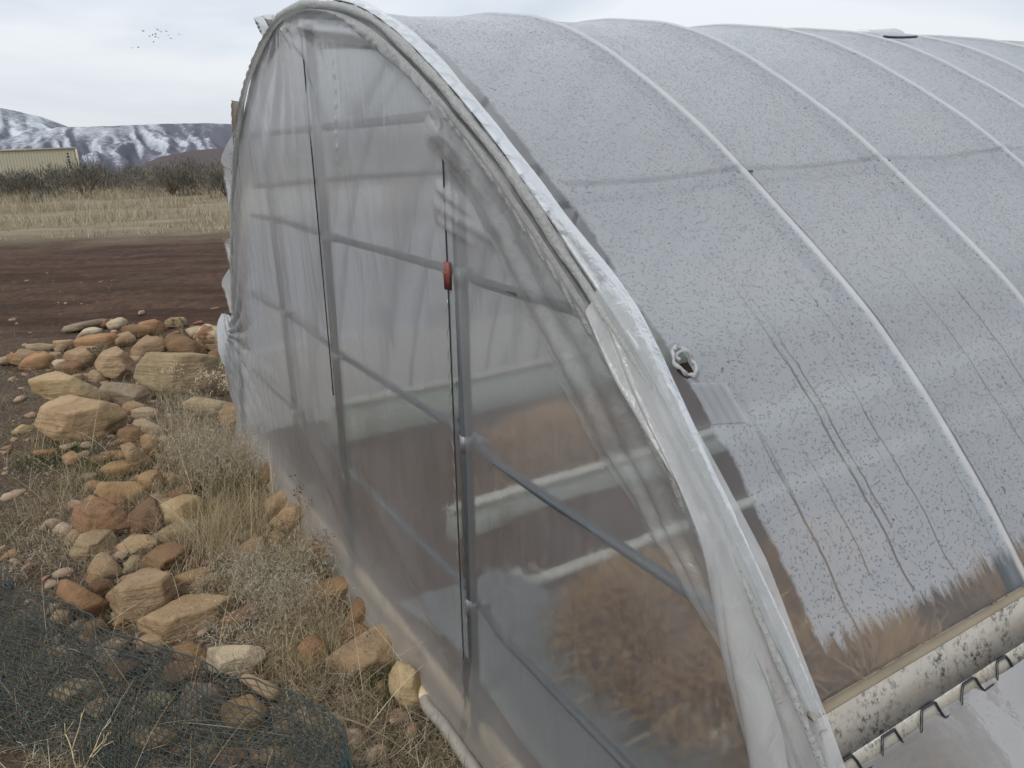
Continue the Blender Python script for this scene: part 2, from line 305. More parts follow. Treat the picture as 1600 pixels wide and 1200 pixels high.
ROCK_COL = {'buff': ((0.416, 0.296, 0.175), (0.289, 0.198, 0.114)), 'buff2': ((0.356, 0.252, 0.153), (0.238, 0.163, 0.1)), 'yellow': ((0.442, 0.333, 0.192), (0.324, 0.227, 0.121)), 'olive': ((0.328, 0.255, 0.156), (0.228, 0.177, 0.111)), 'pink': ((0.317, 0.222, 0.134), (0.227, 0.153, 0.091)), 'orange': ((0.337, 0.199, 0.108), (0.242, 0.138, 0.075)), 'white': ((0.461, 0.375, 0.262), (0.339, 0.266, 0.176)), 'redbrown': ((0.231, 0.144, 0.08), (0.152, 0.09, 0.051)), 'patch': ((0.457, 0.354, 0.228), (0.183, 0.097, 0.055)), 'brown': ((0.22, 0.131, 0.073), (0.136, 0.081, 0.049)), 'grey': ((0.296, 0.232, 0.162), (0.202, 0.153, 0.107)), 'pale': ((0.381, 0.298, 0.202), (0.287, 0.213, 0.141)), 'pale2': ((0.366, 0.28, 0.17), (0.268, 0.196, 0.118)), 'ochre': ((0.321, 0.206, 0.107), (0.21, 0.131, 0.068)), 'red': ((0.291, 0.173, 0.1), (0.193, 0.111, 0.064)), 'darkred': ((0.196, 0.117, 0.072), (0.128, 0.075, 0.047)), 'greyb': ((0.248, 0.189, 0.131), (0.172, 0.126, 0.084))}
def mat_rock(kind):
    a, b = ROCK_COL[kind]; M = Mat('sandstone_'+kind)
    g = M.geo(); oi = M.n('ShaderNodeObjectInfo')
    ad = M.n('ShaderNodeVectorMath', operation='ADD'); M.l(g, ad.inputs[0])
    sc = M.n('ShaderNodeVectorMath', operation='SCALE'); sc.inputs[0].default_value = (13, 7, 29); M.l(oi.outputs['Random'], sc.inputs['Scale']); M.l(sc.outputs[0], ad.inputs[1])
    v = ad.outputs[0]
    n1 = M.noise(v, 5.0, 6, 0.6, 0.6); n2 = M.noise(v, 28, 6, 0.7); n3 = M.noise(v, 160, 4, 0.75)
    mp = M.n('ShaderNodeMapping'); mp.inputs['Scale'].default_value = (1.5, 1.5, 16); mp.inputs['Rotation'].default_value = (0.35, 0.25, 0); M.l(v, mp.inputs[0])
    lay = M.noise(mp.outputs[0], 2.4, 5, 0.65, 0.3)
    col = M.mix(M.ramp(n1, [(0.38, 0.0), (0.62, 1.0)]), b, a)
    if kind == 'patch': col = M.mix(M.ramp(M.noise(v, 7, 2), [(0.47, 0.0), (0.53, 1.0)]), b, a)
    col = M.mix(M.math('MULTIPLY', M.ramp(lay, [(0.42, 0.0), (0.62, 1.0)]), 0.35), col, tuple(q*1.15 for q in a))
    col = M.mix(M.ramp(n2, [(0.56, 0.0), (0.74, 0.6)]), col, tuple(q*0.55 for q in b))
    col = M.mix(M.ramp(n3, [(0.62, 0.0), (0.78, 0.5)]), col, tuple(min(.8, q*1.5) for q in a))
    lich = M.ramp(M.noise(v, 11, 5, 0.7), [(0.64, 0.0), (0.72, 0.45)])
    col = M.mix(lich, col, (0.20, 0.18, 0.14))
    h = M.math('ADD', M.math('MULTIPLY', n2, 0.6), M.math('ADD', M.math('MULTIPLY', n3, 0.25), M.math('MULTIPLY', lay, 0.8)))
    return M.done(M.bsdf(col, 0.9, M.bump(h, 1.0, 0.024), spec=0.12))
def mat_blade(name, stops, transl=0.35):
    M = Mat(name); at = M.n('ShaderNodeAttribute', attribute_name='tint')
    c = M.ramp(at.outputs['Fac'], stops)
    return M.done(M.mixs(transl, M.sh('ShaderNodeBsdfDiffuse', c), M.sh('ShaderNodeBsdfTranslucent', c)))
def mat_ground():
    M = Mat('ground_soil'); g = M.geo(); sep = M.n('ShaderNodeSeparateXYZ'); M.l(g, sep.inputs[0]); x, y = sep.outputs[0], sep.outputs[1]
    n1 = M.noise(g, 1.1, 5, 0.6); n2 = M.noise(g, 9, 6, 0.7); n3 = M.noise(g, 70, 5, 0.75)
    trk = M.noise(M.geo((0.30, 2.6, 1)), 1.3, 8, 0.72)
    dirt = M.mix(M.ramp(n2, [(0.3, 0.0), (0.7, 1.0)]), (0.056, 0.034, 0.025), (0.135, 0.084, 0.060))
    dirt = M.mix(M.ramp(trk, [(0.42, 0.0), (0.58, 0.85)]), dirt, (0.052, 0.032, 0.024))
    dirt = M.mix(M.ramp(n3, [(0.66, 0.0), (0.76, 0.7)]), dirt, (0.22, 0.17, 0.13))
    thatch = M.mix(M.ramp(n3, [(0.35, 0.0), (0.65, 1.0)]), (0.055, 0.040, 0.030), (0.19, 0.155, 0.11))
    yw = M.math('ADD', y, M.math('MULTIPLY', M.math('SUBTRACT', n1, 0.5), 1.8))
    near = M.n('ShaderNodeMapRange', inp={1: 6.3, 2: 7.6, 3: 0.75, 4: 0.0}); M.l(yw, near.inputs[0])
    lx = M.n('ShaderNodeMapRange', inp={1: -0.66, 2: -0.78, 3: 1.0, 4: 0.25}); M.l(M.math('DIVIDE', x, M.math('ADD', y, 0.6)), lx.inputs[0])
    col = M.mix(M.math('MULTIPLY', M.math('MULTIPLY', near.outputs[0], lx.outputs[0]), M.ramp(n2, [(0.35, 0.35), (0.6, 1.0)])), dirt, thatch)
    fld = M.n('ShaderNodeMapRange', inp={1: 13.8, 2: 16.6, 3: 0.0, 4: 1.0}); M.l(M.math('ADD', yw, M.math('MULTIPLY', x, 0.05)), fld.inputs[0])
    straw = M.mix(M.ramp(M.noise(M.geo((0.5, 1.2, 1)), 1.0, 6, 0.7), [(0.3, 0.0), (0.7, 1.0)]), (0.16, 0.13, 0.09), (0.30, 0.255, 0.18))
    col = M.mix(fld.outputs[0], col, straw)
    sg = M.n('ShaderNodeMapRange', inp={1: 30, 2: 40, 3: 0.0, 4: 1.0}); M.l(y, sg.inputs[0])
    col = M.mix(sg.outputs[0], col, M.mix(M.noise(g, 0.12, 6, 0.7), (0.09, 0.075, 0.06), (0.15, 0.13, 0.10)))
    h = M.math('ADD', M.math('MULTIPLY', n2, 1.0), M.math('MULTIPLY', n3, 0.35))
    return M.done(M.bsdf(col, 0.95, M.bump(h, 1.0, 0.05), spec=0.1))
# ---------------------------------------------------------------- ground sheet
def near_h(x, y):
    h = (fbm(x*1.1, y*1.1, 3, 3)-0.5)*0.05+(fbm(x*6, y*6, 5, 3)-0.5)*0.022
    road = sstep(6.8, 8.0, y)*(1-sstep(14.5, 16.5, y))
    h = h+road*((vnoise(x*0.22+y*0.05, y*2.6, 11)-0.5)*0.10+(fbm(x*1.4, y*4.2, 13, 4)-0.5)*0.07+(fbm(x*5, y*7, 15, 3)-0.5)*0.03-0.02)
    h = h*(1-sstep(30, 60, np.abs(x)+y*0.5))
    berm = np.exp(-((x+0.55*y+0.05)/0.45)**2)*sstep(2.0, 2.8, y)*(1-sstep(5.0, 6.2, y))*0.03
    return h+berm
def ground_h(x, y):
    r = np.hypot(x, y)
    return near_h(x, y)+(fbm(x*.05, y*.05, 21, 3)-.5)*0.5*sstep(34, 60, r)-0.03*np.clip(r-44, 0, 2200)
def axis(lo, hi, step, far, ratio=1.13):
    c = list(np.arange(lo, hi, step)); d = step; a = c[0]; pre = []
    while a > -far: d *= ratio; a -= d; pre.append(a)
    d = step; b = c[-1]; post = []
    while b < far: d *= ratio; b += d; post.append(b)
    return np.array(pre[::-1]+c+post)
gx = axis(-6.5, 1.5, 0.04, 9000); gy = axis(0.6, 9.0, 0.04, 9000, 1.05)
GX, GY = np.meshgrid(gx, gy, indexing='ij')
V = np.stack([GX, GY, ground_h(GX, GY)], -1).reshape(-1, 3)
tag(link('ground', mesh_np('ground', V, grid_faces(len(gx), len(gy))[:, ::-1].copy()), mat_ground()), kind='structure')
# ---------------------------------------------------------------- mountains
def mat_mtn(name, brush, brush2, snow_amt, zlo, zhi, patch=0.0):
    M = Mat(name); at = M.n('ShaderNodeAttribute', attribute_name='snow'); g = M.geo()
    n = M.noise(M.geo((1, 1, 0.5)), 0.016, 9, 0.74, 0.6); n2 = M.noise(g, 0.07, 6, 0.8)
    f = M.math('ADD', at.outputs['Fac'], M.math('ADD', M.math('MULTIPLY', M.math('SUBTRACT', n, 0.5), 1.0), M.math('MULTIPLY', M.math('SUBTRACT', n2, 0.5), 1.1)))
    f = M.ramp(M.math('ADD', f, snow_amt), [(0.42, 0.04), (0.95, 0.58)])
    b = M.mix(n2, brush, brush2)
    return M.done(M.bsdf(M.mix(f, b, (0.74, 0.79, 0.86)), 0.95, None, spec=0.05))
def mountain(name, R0, R1, sky_az, sky_el, mat, seed, az0=-75, az1=60, na=900, nr=90, gul=0.30, base=-60, freq=0.35, crest_noise=0.06):
    az = np.linspace(az0, az1, na); t = np.linspace(0, 1, nr)
    el = lookup(az, sky_az, sky_el)+(fbm(az*1.3, az*0+seed, seed, 5, .55)-.5)*crest_noise*2.0
    top = np.tan(np.radians(el))*R1+EYE
    AZ, T = np.meshgrid(az, t, indexing='ij')
    warp = (fbm(AZ*0.4, T*2.2, seed+1, 4)-.5)*4.0
    rid = 1-np.abs(2*fbm(AZ*freq+warp*0.35+T*0.6, T*1.1, seed+2, 4, 0.5)-1)*1.0
    rid2 = fbm(AZ*freq*4+warp, T*5, seed+3, 5, 0.6)
    prof = T**1.05-gul*np.sin(np.pi*T**0.9)*(1-rid)*2.2-0.10*np.sin(np.pi*T)*(rid2-.5)*2
    R = R0+(R1-R0)*T
    Z = base+(top[:, None]-base)*np.clip(prof, 0, 1.0)
    # snow on the ridges and where the slope turns away from the low sun
    dz = np.gradient(Z, axis=0); dz = dz/(np.abs(dz).max()*0.25+1e-6)
    snow = 0.30*T+1.15*(rid-.74)+np.clip(dz, -1, 1)*0.30+0.5*(rid2-.5)
    # back slope
    back = 6; tb = np.linspace(0, 1, back+1)[1:]
    Rb = R1+(R1-R0)*0.6*tb; Zb = base+(top[:, None]-base)*(1-tb[None]**1.2)
    R = np.concatenate([R, np.broadcast_to(Rb, (na, back))], 1); Z = np.concatenate([Z, Zb], 1); snow = np.concatenate([snow, np.broadcast_to(snow[:, -1:], (na, back))], 1)
    A = np.radians(az)[:, None]
    V = np.stack([np.sin(A)*R, np.cos(A)*R, Z], -1).reshape(-1, 3)
    me = mesh_np(name, V, grid_faces(na, nr+back)[:, ::-1].copy())
    at = me.attributes.new('snow', 'FLOAT', 'POINT'); at.data.foreach_set('value', snow.ravel().astype(np.float32))
    return tag(link(name, me, mat), kind='structure')
mountain('snow_mountain', 5200, 7600, [-75, -50, -40, -33.38, -31.4, -30.74, -29.48, -28.06, -26.95, -25, 60], [1.2, 2.4, 1.6, 2.1, 2.62, 2.52, 2.14, 1.5, 0.75, 0.3, 0.2],
         mat_mtn('alpine_snow', (0.055, 0.065, 0.075), (0.09, 0.10, 0.11), 0.40, 0, 1), 40, gul=0.16)
mountain('snowy_ridge', 2300, 3900, [-75, -55, -45, -36, -33.66, -31.73, -30.36, -28.58, -26.47, -24.64, -22.37, -19.64, -17.84, -16, -5, 15, 35, 60], [.9, 1.2, .8, .7, .77, .86, 1.12, 1.47, 1.46, 1.49, 1.53, 1.47, 1.36, 1.1, 1.3, .9, 1.4, 1.0],
         mat_mtn('brush_and_snow', (0.058, 0.059, 0.080), (0.105, 0.104, 0.13), 0.13, 0, 1), 61, gul=0.42, freq=0.5, base=-70, crest_noise=0.03)
mountain('brown_foothill', 1200, 1750, [-75, -40, -28, -25.5, -24.3, -23.08, -21.08, -19.26, -17.81, -16.15, -12, -5, 10, 60], [-1.6, -1.5, -1.6, -1.45, -0.98, -0.5, -0.2, -0.1, 0.04, 0.08, -.1, -.5, -.8, -1.2],
         mat_mtn('brown_brush', (0.050, 0.038, 0.036), (0.078, 0.058, 0.053), -0.38, 0, 1), 83, gul=0.12, base=-62, crest_noise=0.03)
# ---------------------------------------------------------------- storage container
def build_container():
    root = link('storage_container', None); root.location = (-34.6, 52.6, -1.0); root.rotation_euler = (0, 0, math.radians(29))
    tag(root, 'long beige corrugated storage container beyond the sagebrush under the snowy ridge', 'container')
    m = mat_plain('beige_painted_steel', (0.44, 0.40, 0.29), 0.6, 3, 0.06, 0.05)
    dk = mat_plain('dark_stencil_paint', (0.05, 0.05, 0.055), 0.7)
    W, D, H = 12.2, 2.44, 2.95
    # corrugated long side facing the camera (local -y)
    b = MB(); n = 66; xs = []; ys = []
    for i in range(n):
        x0 = -W/2+0.12+i*(W-0.24)/n; p = (W-0.24)/n
        xs += [x0, x0+p*.25, x0+p*.5, x0+p*.75]; ys += [0.0, 0.0, 0.022, 0.022]
    P0 = np.stack([xs, ys, np.full(len(xs), 0.16)], 1); P1 = P0.copy(); P1[:, 2] = H-0.12
    k = len(xs); i = np.arange(k-1); b.add(np.concatenate([P0, P1]), np.stack([i, i+1, i+1+k, i+k], 1)); b.build('side_panel', m, root, False)
    for nm, c, h in (('top_rail', (0, 0.0, H-.06), (W/2, .05, .06)), ('bottom_rail', (0, 0.0, .08), (W/2, .05, .08)), ('roof', (0, D/2, H-.02), (W/2-.02, D/2-.06, .02)),
                     ('end_wall', (W/2-.03, D/2, H/2), (.03, D/2, H/2-.01)), ('end_wall', (-W/2+.03, D/2, H/2), (.03, D/2, H/2-.01)), ('side_panel', (0, D, H/2), (W/2-.07, .03, H/2-.01)),
                     ('corner_post', (W/2-.06, -.01, H/2), (.07, .06, H/2-.13)), ('corner_post', (-W/2+.06, -.01, H/2), (.07, .06, H/2-.13))):
        q = MB(); q.box(c, h); q.build(nm, m, root, False)
    for z, wd in ((2.55, .05), (2.35, .07), (2.15, .05), (1.98, .07), (1.8, .06), (1.62, .07)):
        q = MB(); q.box((W/2-.62, -.006, z), (wd, .004, .06)); q.build('stencil_mark', dk, root, False)
build_container()
# ---------------------------------------------------------------- blades of grass and leaves
def blades(name, root, az, length, tilt, curve, width, tint, mat, S=3, parent=None, twist=0.0):
    N = len(root); az = np.broadcast_to(az, N); length = np.broadcast_to(length, N); tilt = np.broadcast_to(tilt, N); curve = np.broadcast_to(curve, N); width = np.broadcast_to(width, N)
    d = np.stack([np.cos(az), np.sin(az)], 1); wa = az+math.pi/2+rng.normal(0, .6, N)*1.0
    wv = np.stack([np.cos(wa), np.sin(wa), np.zeros(N)], 1)
    P = [np.asarray(root, float)]; th = tilt.copy()
    for k in range(S):
        st = np.stack([d[:, 0]*np.sin(th), d[:, 1]*np.sin(th), np.cos(th)], 1)*(length/S)[:, None]
        P.append(P[-1]+st); th = th+curve/S
    VV = np.zeros((N, 2*S+1, 3))
    for k in range(S):
        ww = (width*(1-k/S*0.7)/2)[:, None]*wv; VV[:, 2*k] = P[k]-ww; VV[:, 2*k+1] = P[k]+ww
    VV[:, 2*S] = P[S]
    o = (np.arange(N)*(2*S+1))[:, None]
    Q = np.concatenate([o+np.array([[2*k, 2*k+1, 2*k+3, 2*k+2]]) for k in range(S-1)], 0) if S > 1 else np.zeros((0, 4), int)
    T3 = o+np.array([[2*S-2, 2*S-1, 2*S]])
    me = mesh_np(name, VV.reshape(-1, 3), [Q, T3])
    at = me.attributes.new('tint', 'FLOAT', 'POINT'); at.data.foreach_set('value', np.repeat(np.broadcast_to(tint, N), 2*S+1).astype(np.float32))
    return link(name, me, mat, parent)
M_STRAW = mat_blade('dry_straw_blades', [(0.0, (.20, .15, .085)), (0.45, (.38, .30, .175)), (0.8, (.54, .45, .29)), (1.0, (.68, .60, .44))])
M_THATCH = mat_blade('grey_thatch_blades', [(0.0, (.10, .075, .05)), (0.5, (.25, .20, .135)), (0.85, (.42, .36, .26)), (1.0, (.58, .52, .41))], 0.25)
M_GREEN = mat_blade('green_grass_blades', [(0.0, (.025, .04, .012)), (0.6, (.055, .08, .025)), (1.0, (.11, .13, .05))])
M_FUZZ = mat_blade('seed_fuzz_blades', [(0.0, (.22, .19, .14)), (0.5, (.40, .36, .28)), (1.0, (.60, .56, .47))], 0.4)
M_SAGE = mat_blade('sagebrush_leaves', [(0.0, (.06, .055, .046)), (0.5, (.15, .14, .115)), (1.0, (.25, .235, .195))], 0.2)
M_FIELD = mat_blade('field_grass_blades', [(0.0, (.16, .125, .08)), (0.5, (.33, .275, .185)), (1.0, (.50, .44, .32))], 0.3)
M_TWIG = mat_plain('dry_twig', (.16, .11, .07), 0.9)
def gz(x, y): return ground_h(np.asarray(x, float), np.asarray(y, float))
nW = np.array([-math.sin(WALL_ANG), math.cos(WALL_ANG)]); dWv = np.array([math.cos(WALL_ANG), math.sin(WALL_ANG)]); C0 = 0.765
def outside(x, y, m=0.02): return x*nW[0]+y*nW[1] < C0-m
# field grass beyond the road
N = 52000
y = 14.6+(35-14.6)*rng.random(N)**0.8; x = y*(-0.80+0.72*rng.random(N)); x = np.where(rng.random(N) < .12, rng.uniform(-6, 12, N), x)
cl = fbm(x*0.5, y*0.9, 31, 4); edge = 15.2-0.045*(x+6)*0+(fbm(x*.4, y*0, 33, 3)-.5)*2.2
k = (rng.random(N) < sstep(.30, .62, cl)) & (y > edge); x, y, cl = x[k], y[k], cl[k]; N = len(x)
hgt = (0.10+0.30*rng.random(N))*(0.55+0.9*sstep(.42, .68, cl))*(0.5+0.5*sstep(15.5, 21, y))
tag(blades('field_grass', np.stack([x, y, gz(x, y)-.02], 1), rng.random(N)*6.28, hgt, rng.random(N)*.7, rng.random(N)*.9, 0.010+0.012*rng.random(N), np.clip(rng.normal(.5, .25, N)+(cl-.5)*1.2, 0, 1), M_FIELD, 2), kind='stuff')
# sagebrush belt
def bush_arrays(cx, cy, R, H, n, seed):
    r = np.random.default_rng(seed); z0 = float(gz(cx, cy))
    lob = r.normal(0, .38, (9, 2)); li = r.integers(0, 9, n)
    q = r.normal(0, .30, (n, 2))+lob[li]; rad = np.hypot(q[:, 0], q[:, 1])
    zz = np.clip(1.05-0.55*rad**2+r.normal(0, .13, n), .02, 1.25)*r.random(n)**0.45*(0.75+0.35*r.random(9)[li])
    root = np.stack([cx+q[:, 0]*R, cy+q[:, 1]*R, z0+zz*H*.86], 1)
    az = np.arctan2(q[:, 1], q[:, 0])+r.normal(0, .8, n)
    return root, az, (0.08+0.13*r.random(n))*H/.9, np.clip(r.normal(.55, .35, n), 0, 1.5), r.normal(0, .5, n), 0.014+0.02*r.random(n), np.clip(r.normal(.5, .24, n)+(r.random(9)[li]-.5)*.5, 0, 1)
acc = []
for i in range(190):
    yy = 25+18*random.random(); xx = yy*(-0.90+0.78*random.random()) if i < 130 else random.uniform(-6, 25)
    if yy < 27.5-0.5*(xx+9): continue
    acc.append(bush_arrays(xx, yy, .75+.5*random.random(), .85+.40*random.random(), 620, 200+i))
A_ = [np.concatenate([a[j] for a in acc]) for j in range(7)]
tag(blades('sagebrush_belt', *A_, M_SAGE, 2), kind='stuff')
SAGE = [(-9.55, 27.3, .95, .98, 'round dark sagebrush beside the edge of the plastic greenhouse wall'), (-12.2, 29.2, .8, .95, 'dark sagebrush second from the greenhouse in the front of the sagebrush belt'),
        (-15.7, 29.8, 1.25, 1.1, 'broadest dark sagebrush in the middle of the sagebrush belt'), (-18.6, 31, .7, .9, 'small dense sagebrush just left of the broadest sagebrush'),
        (-21.6, 33, 1.1, 1.05, 'dark sagebrush standing in front of the right end of the container'), (-24.8, 34, .9, .9, 'grey sagebrush standing in front of the middle of the container'),
        (-22.6, 30.0, .95, .85, 'leftmost sagebrush at the photo edge in front of the container')]
for i, (sx, sy, R, H, lab) in enumerate(SAGE):
    root = link('sagebrush', None); root.location = (sx, sy, float(gz(sx, sy))); tag(root, lab, 'bush', 'large sagebrush bushes at the front of the belt')
    a = bush_arrays(sx, sy, R*1.15, H*1.18, 1700, 900+i); a = (a[0]-np.array(root.location)[None], *a[1:5], a[5]*1.0, a[6]*.85)
    blades('foliage', *a, M_SAGE, 2, root)['kind'] = 'stuff'
    b = MB(); r = random.Random(i)
    for q in range(9):
        an = r.random()*6.28; e = r.uniform(.3, .7)*R
        b.tube([(0, 0, -.05), (math.cos(an)*e*.4, math.sin(an)*e*.4, H*.35), (math.cos(an)*e, math.sin(an)*e, H*r.uniform(.7, .95))], [.03, .02, .008], 5)
    b.build('stem', M_TWIG, root)
# ---------------------------------------------------------------- birds
BIRDS = [(-22.83, 6.98), (-21.99, 7.07), (-21.81, 6.95), (-21.5, 6.99), (-21.41, 6.76), (-21.29, 6.58), (-20.77, 6.81), (-22.52, 6.69), (-22.32, 6.77), (-22.13, 6.82), (-22.18, 6.66), (-22.02, 6.62), (-22.33, 6.37), (-23.62, 6.02), (-23.26, 6.06)]
def bird_mesh():
    b = MB(); b.tube([(-.20, 0, 0), (-.12, 0, .01), (0, 0, .02), (.12, 0, .02), (.19, 0, .015)], [.01, .05, .07, .045, .012], 6)
    for s in (-1, 1):
        b.add([(.06, 0, .04), (-.08, 0, .04), (.04, s*.2, .13), (-.08, s*.2, .13), (-.05, s*.42, .08), (.0, s*.42, .085)], [[0, 1, 3, 2], [2, 3, 4, 5]])
    b.add([(-.18, .02, .01), (-.18, -.02, .01), (-.30, -.05, .01), (-.30, .05, .01)], [[0, 1, 2, 3]])
    return mesh_np('bird', np.concatenate(b.V), [np.concatenate(f) for f in b.F.values()])
bm_ = bird_mesh(); bm_.materials.append(mat_plain('dark_feathers', (.035, .035, .04), .8))
for i, (a, e) in enumerate(BIRDS):
    o = link('bird', bm_); a, e = math.radians(a), math.radians(e); D = 165+20*random.random()
    o.location = (math.sin(a)*math.cos(e)*D, math.cos(a)*math.cos(e)*D, EYE+math.sin(e)*D); o.rotation_euler = (random.uniform(-.4, .4), random.uniform(-.3, .3), random.uniform(0, 6.28))
    tag(o, 'tiny dark bird in the small flock high in the pale sky', 'bird', 'small flock of distant birds')
# ---------------------------------------------------------------- rocks
def ico(sub):
    bm = bmesh.new(); bmesh.ops.create_icosphere(bm, subdivisions=sub, radius=1); bm.verts.ensure_lookup_table()
    V = np.array([v.co[:] for v in bm.verts]); F = np.array([[v.index for v in f.verts] for f in bm.faces]); bm.free()
    return V, F
ICO = {3: ico(4), 2: ico(3), 1: ico(5)}
_rm = {}
def rock_geo(poly, pit, seed, lod, p=20, rough=1.0):
    r = np.random.default_rng(seed); D, F = ICO[lod]; poly = np.asarray(poly, float)
    size = math.sqrt(np.ptp(poly[:, 0])*np.ptp(poly[:, 1])); hh = poly[:, 1].max(); wd = np.ptp(poly[:, 0])/2
    N = []; E = []
    n = len(poly); area = sum(poly[i][0]*poly[(i+1) % n][1]-poly[(i+1) % n][0]*poly[i][1] for i in range(n)); sgn = 1 if area > 0 else -1
    for i in range(n):
        a, b = poly[i], poly[(i+1) % n]; e = b-a; L_ = np.hypot(*e)
        if L_ < 1e-4: continue
        nn = np.array([e[1], -e[0]])/L_*sgn; N.append((nn[0], nn[1], 0)); E.append(max(float(nn@a), .12*size))
    up_ = np.array([0, math.cos(pit), math.sin(pit)]); fr = np.array([0, -math.sin(pit), math.cos(pit)])
    def pl(v, e): v = np.asarray(v, float); v = v/np.linalg.norm(v); N.append(tuple(v)); E.append(e)
    pl(up_+r.normal(0, .13, 3), max(.62*hh, .2*size)*r.uniform(.85, 1.05))
    pl(fr*1.0+np.array([r.normal(0, .25), r.normal(.1, .2), 0]), size*r.uniform(.30, .42))
    s = r.choice([-1, 1])
    pl(np.array([s*.85, .25, .7])+r.normal(0, .15, 3), max(wd*.62, .22*size)*r.uniform(.9, 1.1))
    pl(np.array([-s*.7, .5, .6])+r.normal(0, .2, 3), max(wd*.72, .25*size)*r.uniform(.95, 1.15))
    pl(np.array([r.normal(0, .3), -.7, .6]), size*r.uniform(.36, .46))
    for _ in range(4 if lod == 1 else 2):
        a_ = r.uniform(0, 6.28); pl((math.cos(a_)*.75, math.sin(a_)*.75, r.uniform(.35, .8)), size*r.uniform(.40, .50))
    pl((0, 0, -1), size*.45); pl((.6, .3, -.8), size*.5); pl((-.6, .3, -.8), size*.5)
    N = np.array(N); E = np.array(E)
    q = np.clip(D@N.T, 0, None)/E[None]
    R = (q**p).sum(1)**(-1/p)
    a, b = D[:, 0]*1.0+D[:, 2]*.7, D[:, 1]+D[:, 2]*.4
    sc = 2.2
    R = R*(1+rough*((fbm(a*sc+seed, b*sc, seed % 97, 3)-.5)*.09+(fbm(a*6+seed, b*6, seed % 89+3, 4)-.5)*.075))
    P = D*R[:, None]
    for c_ in (0, 1):      # keep the outline at its full size
        a0, a1 = P[:, c_].min(), P[:, c_].max(); b0, b1 = poly[:, c_].min(), poly[:, c_].max(); P[:, c_] = b0+(P[:, c_]-a0)*(b1-b0)/(a1-a0)
    return P, F
ROCKMAT = {}
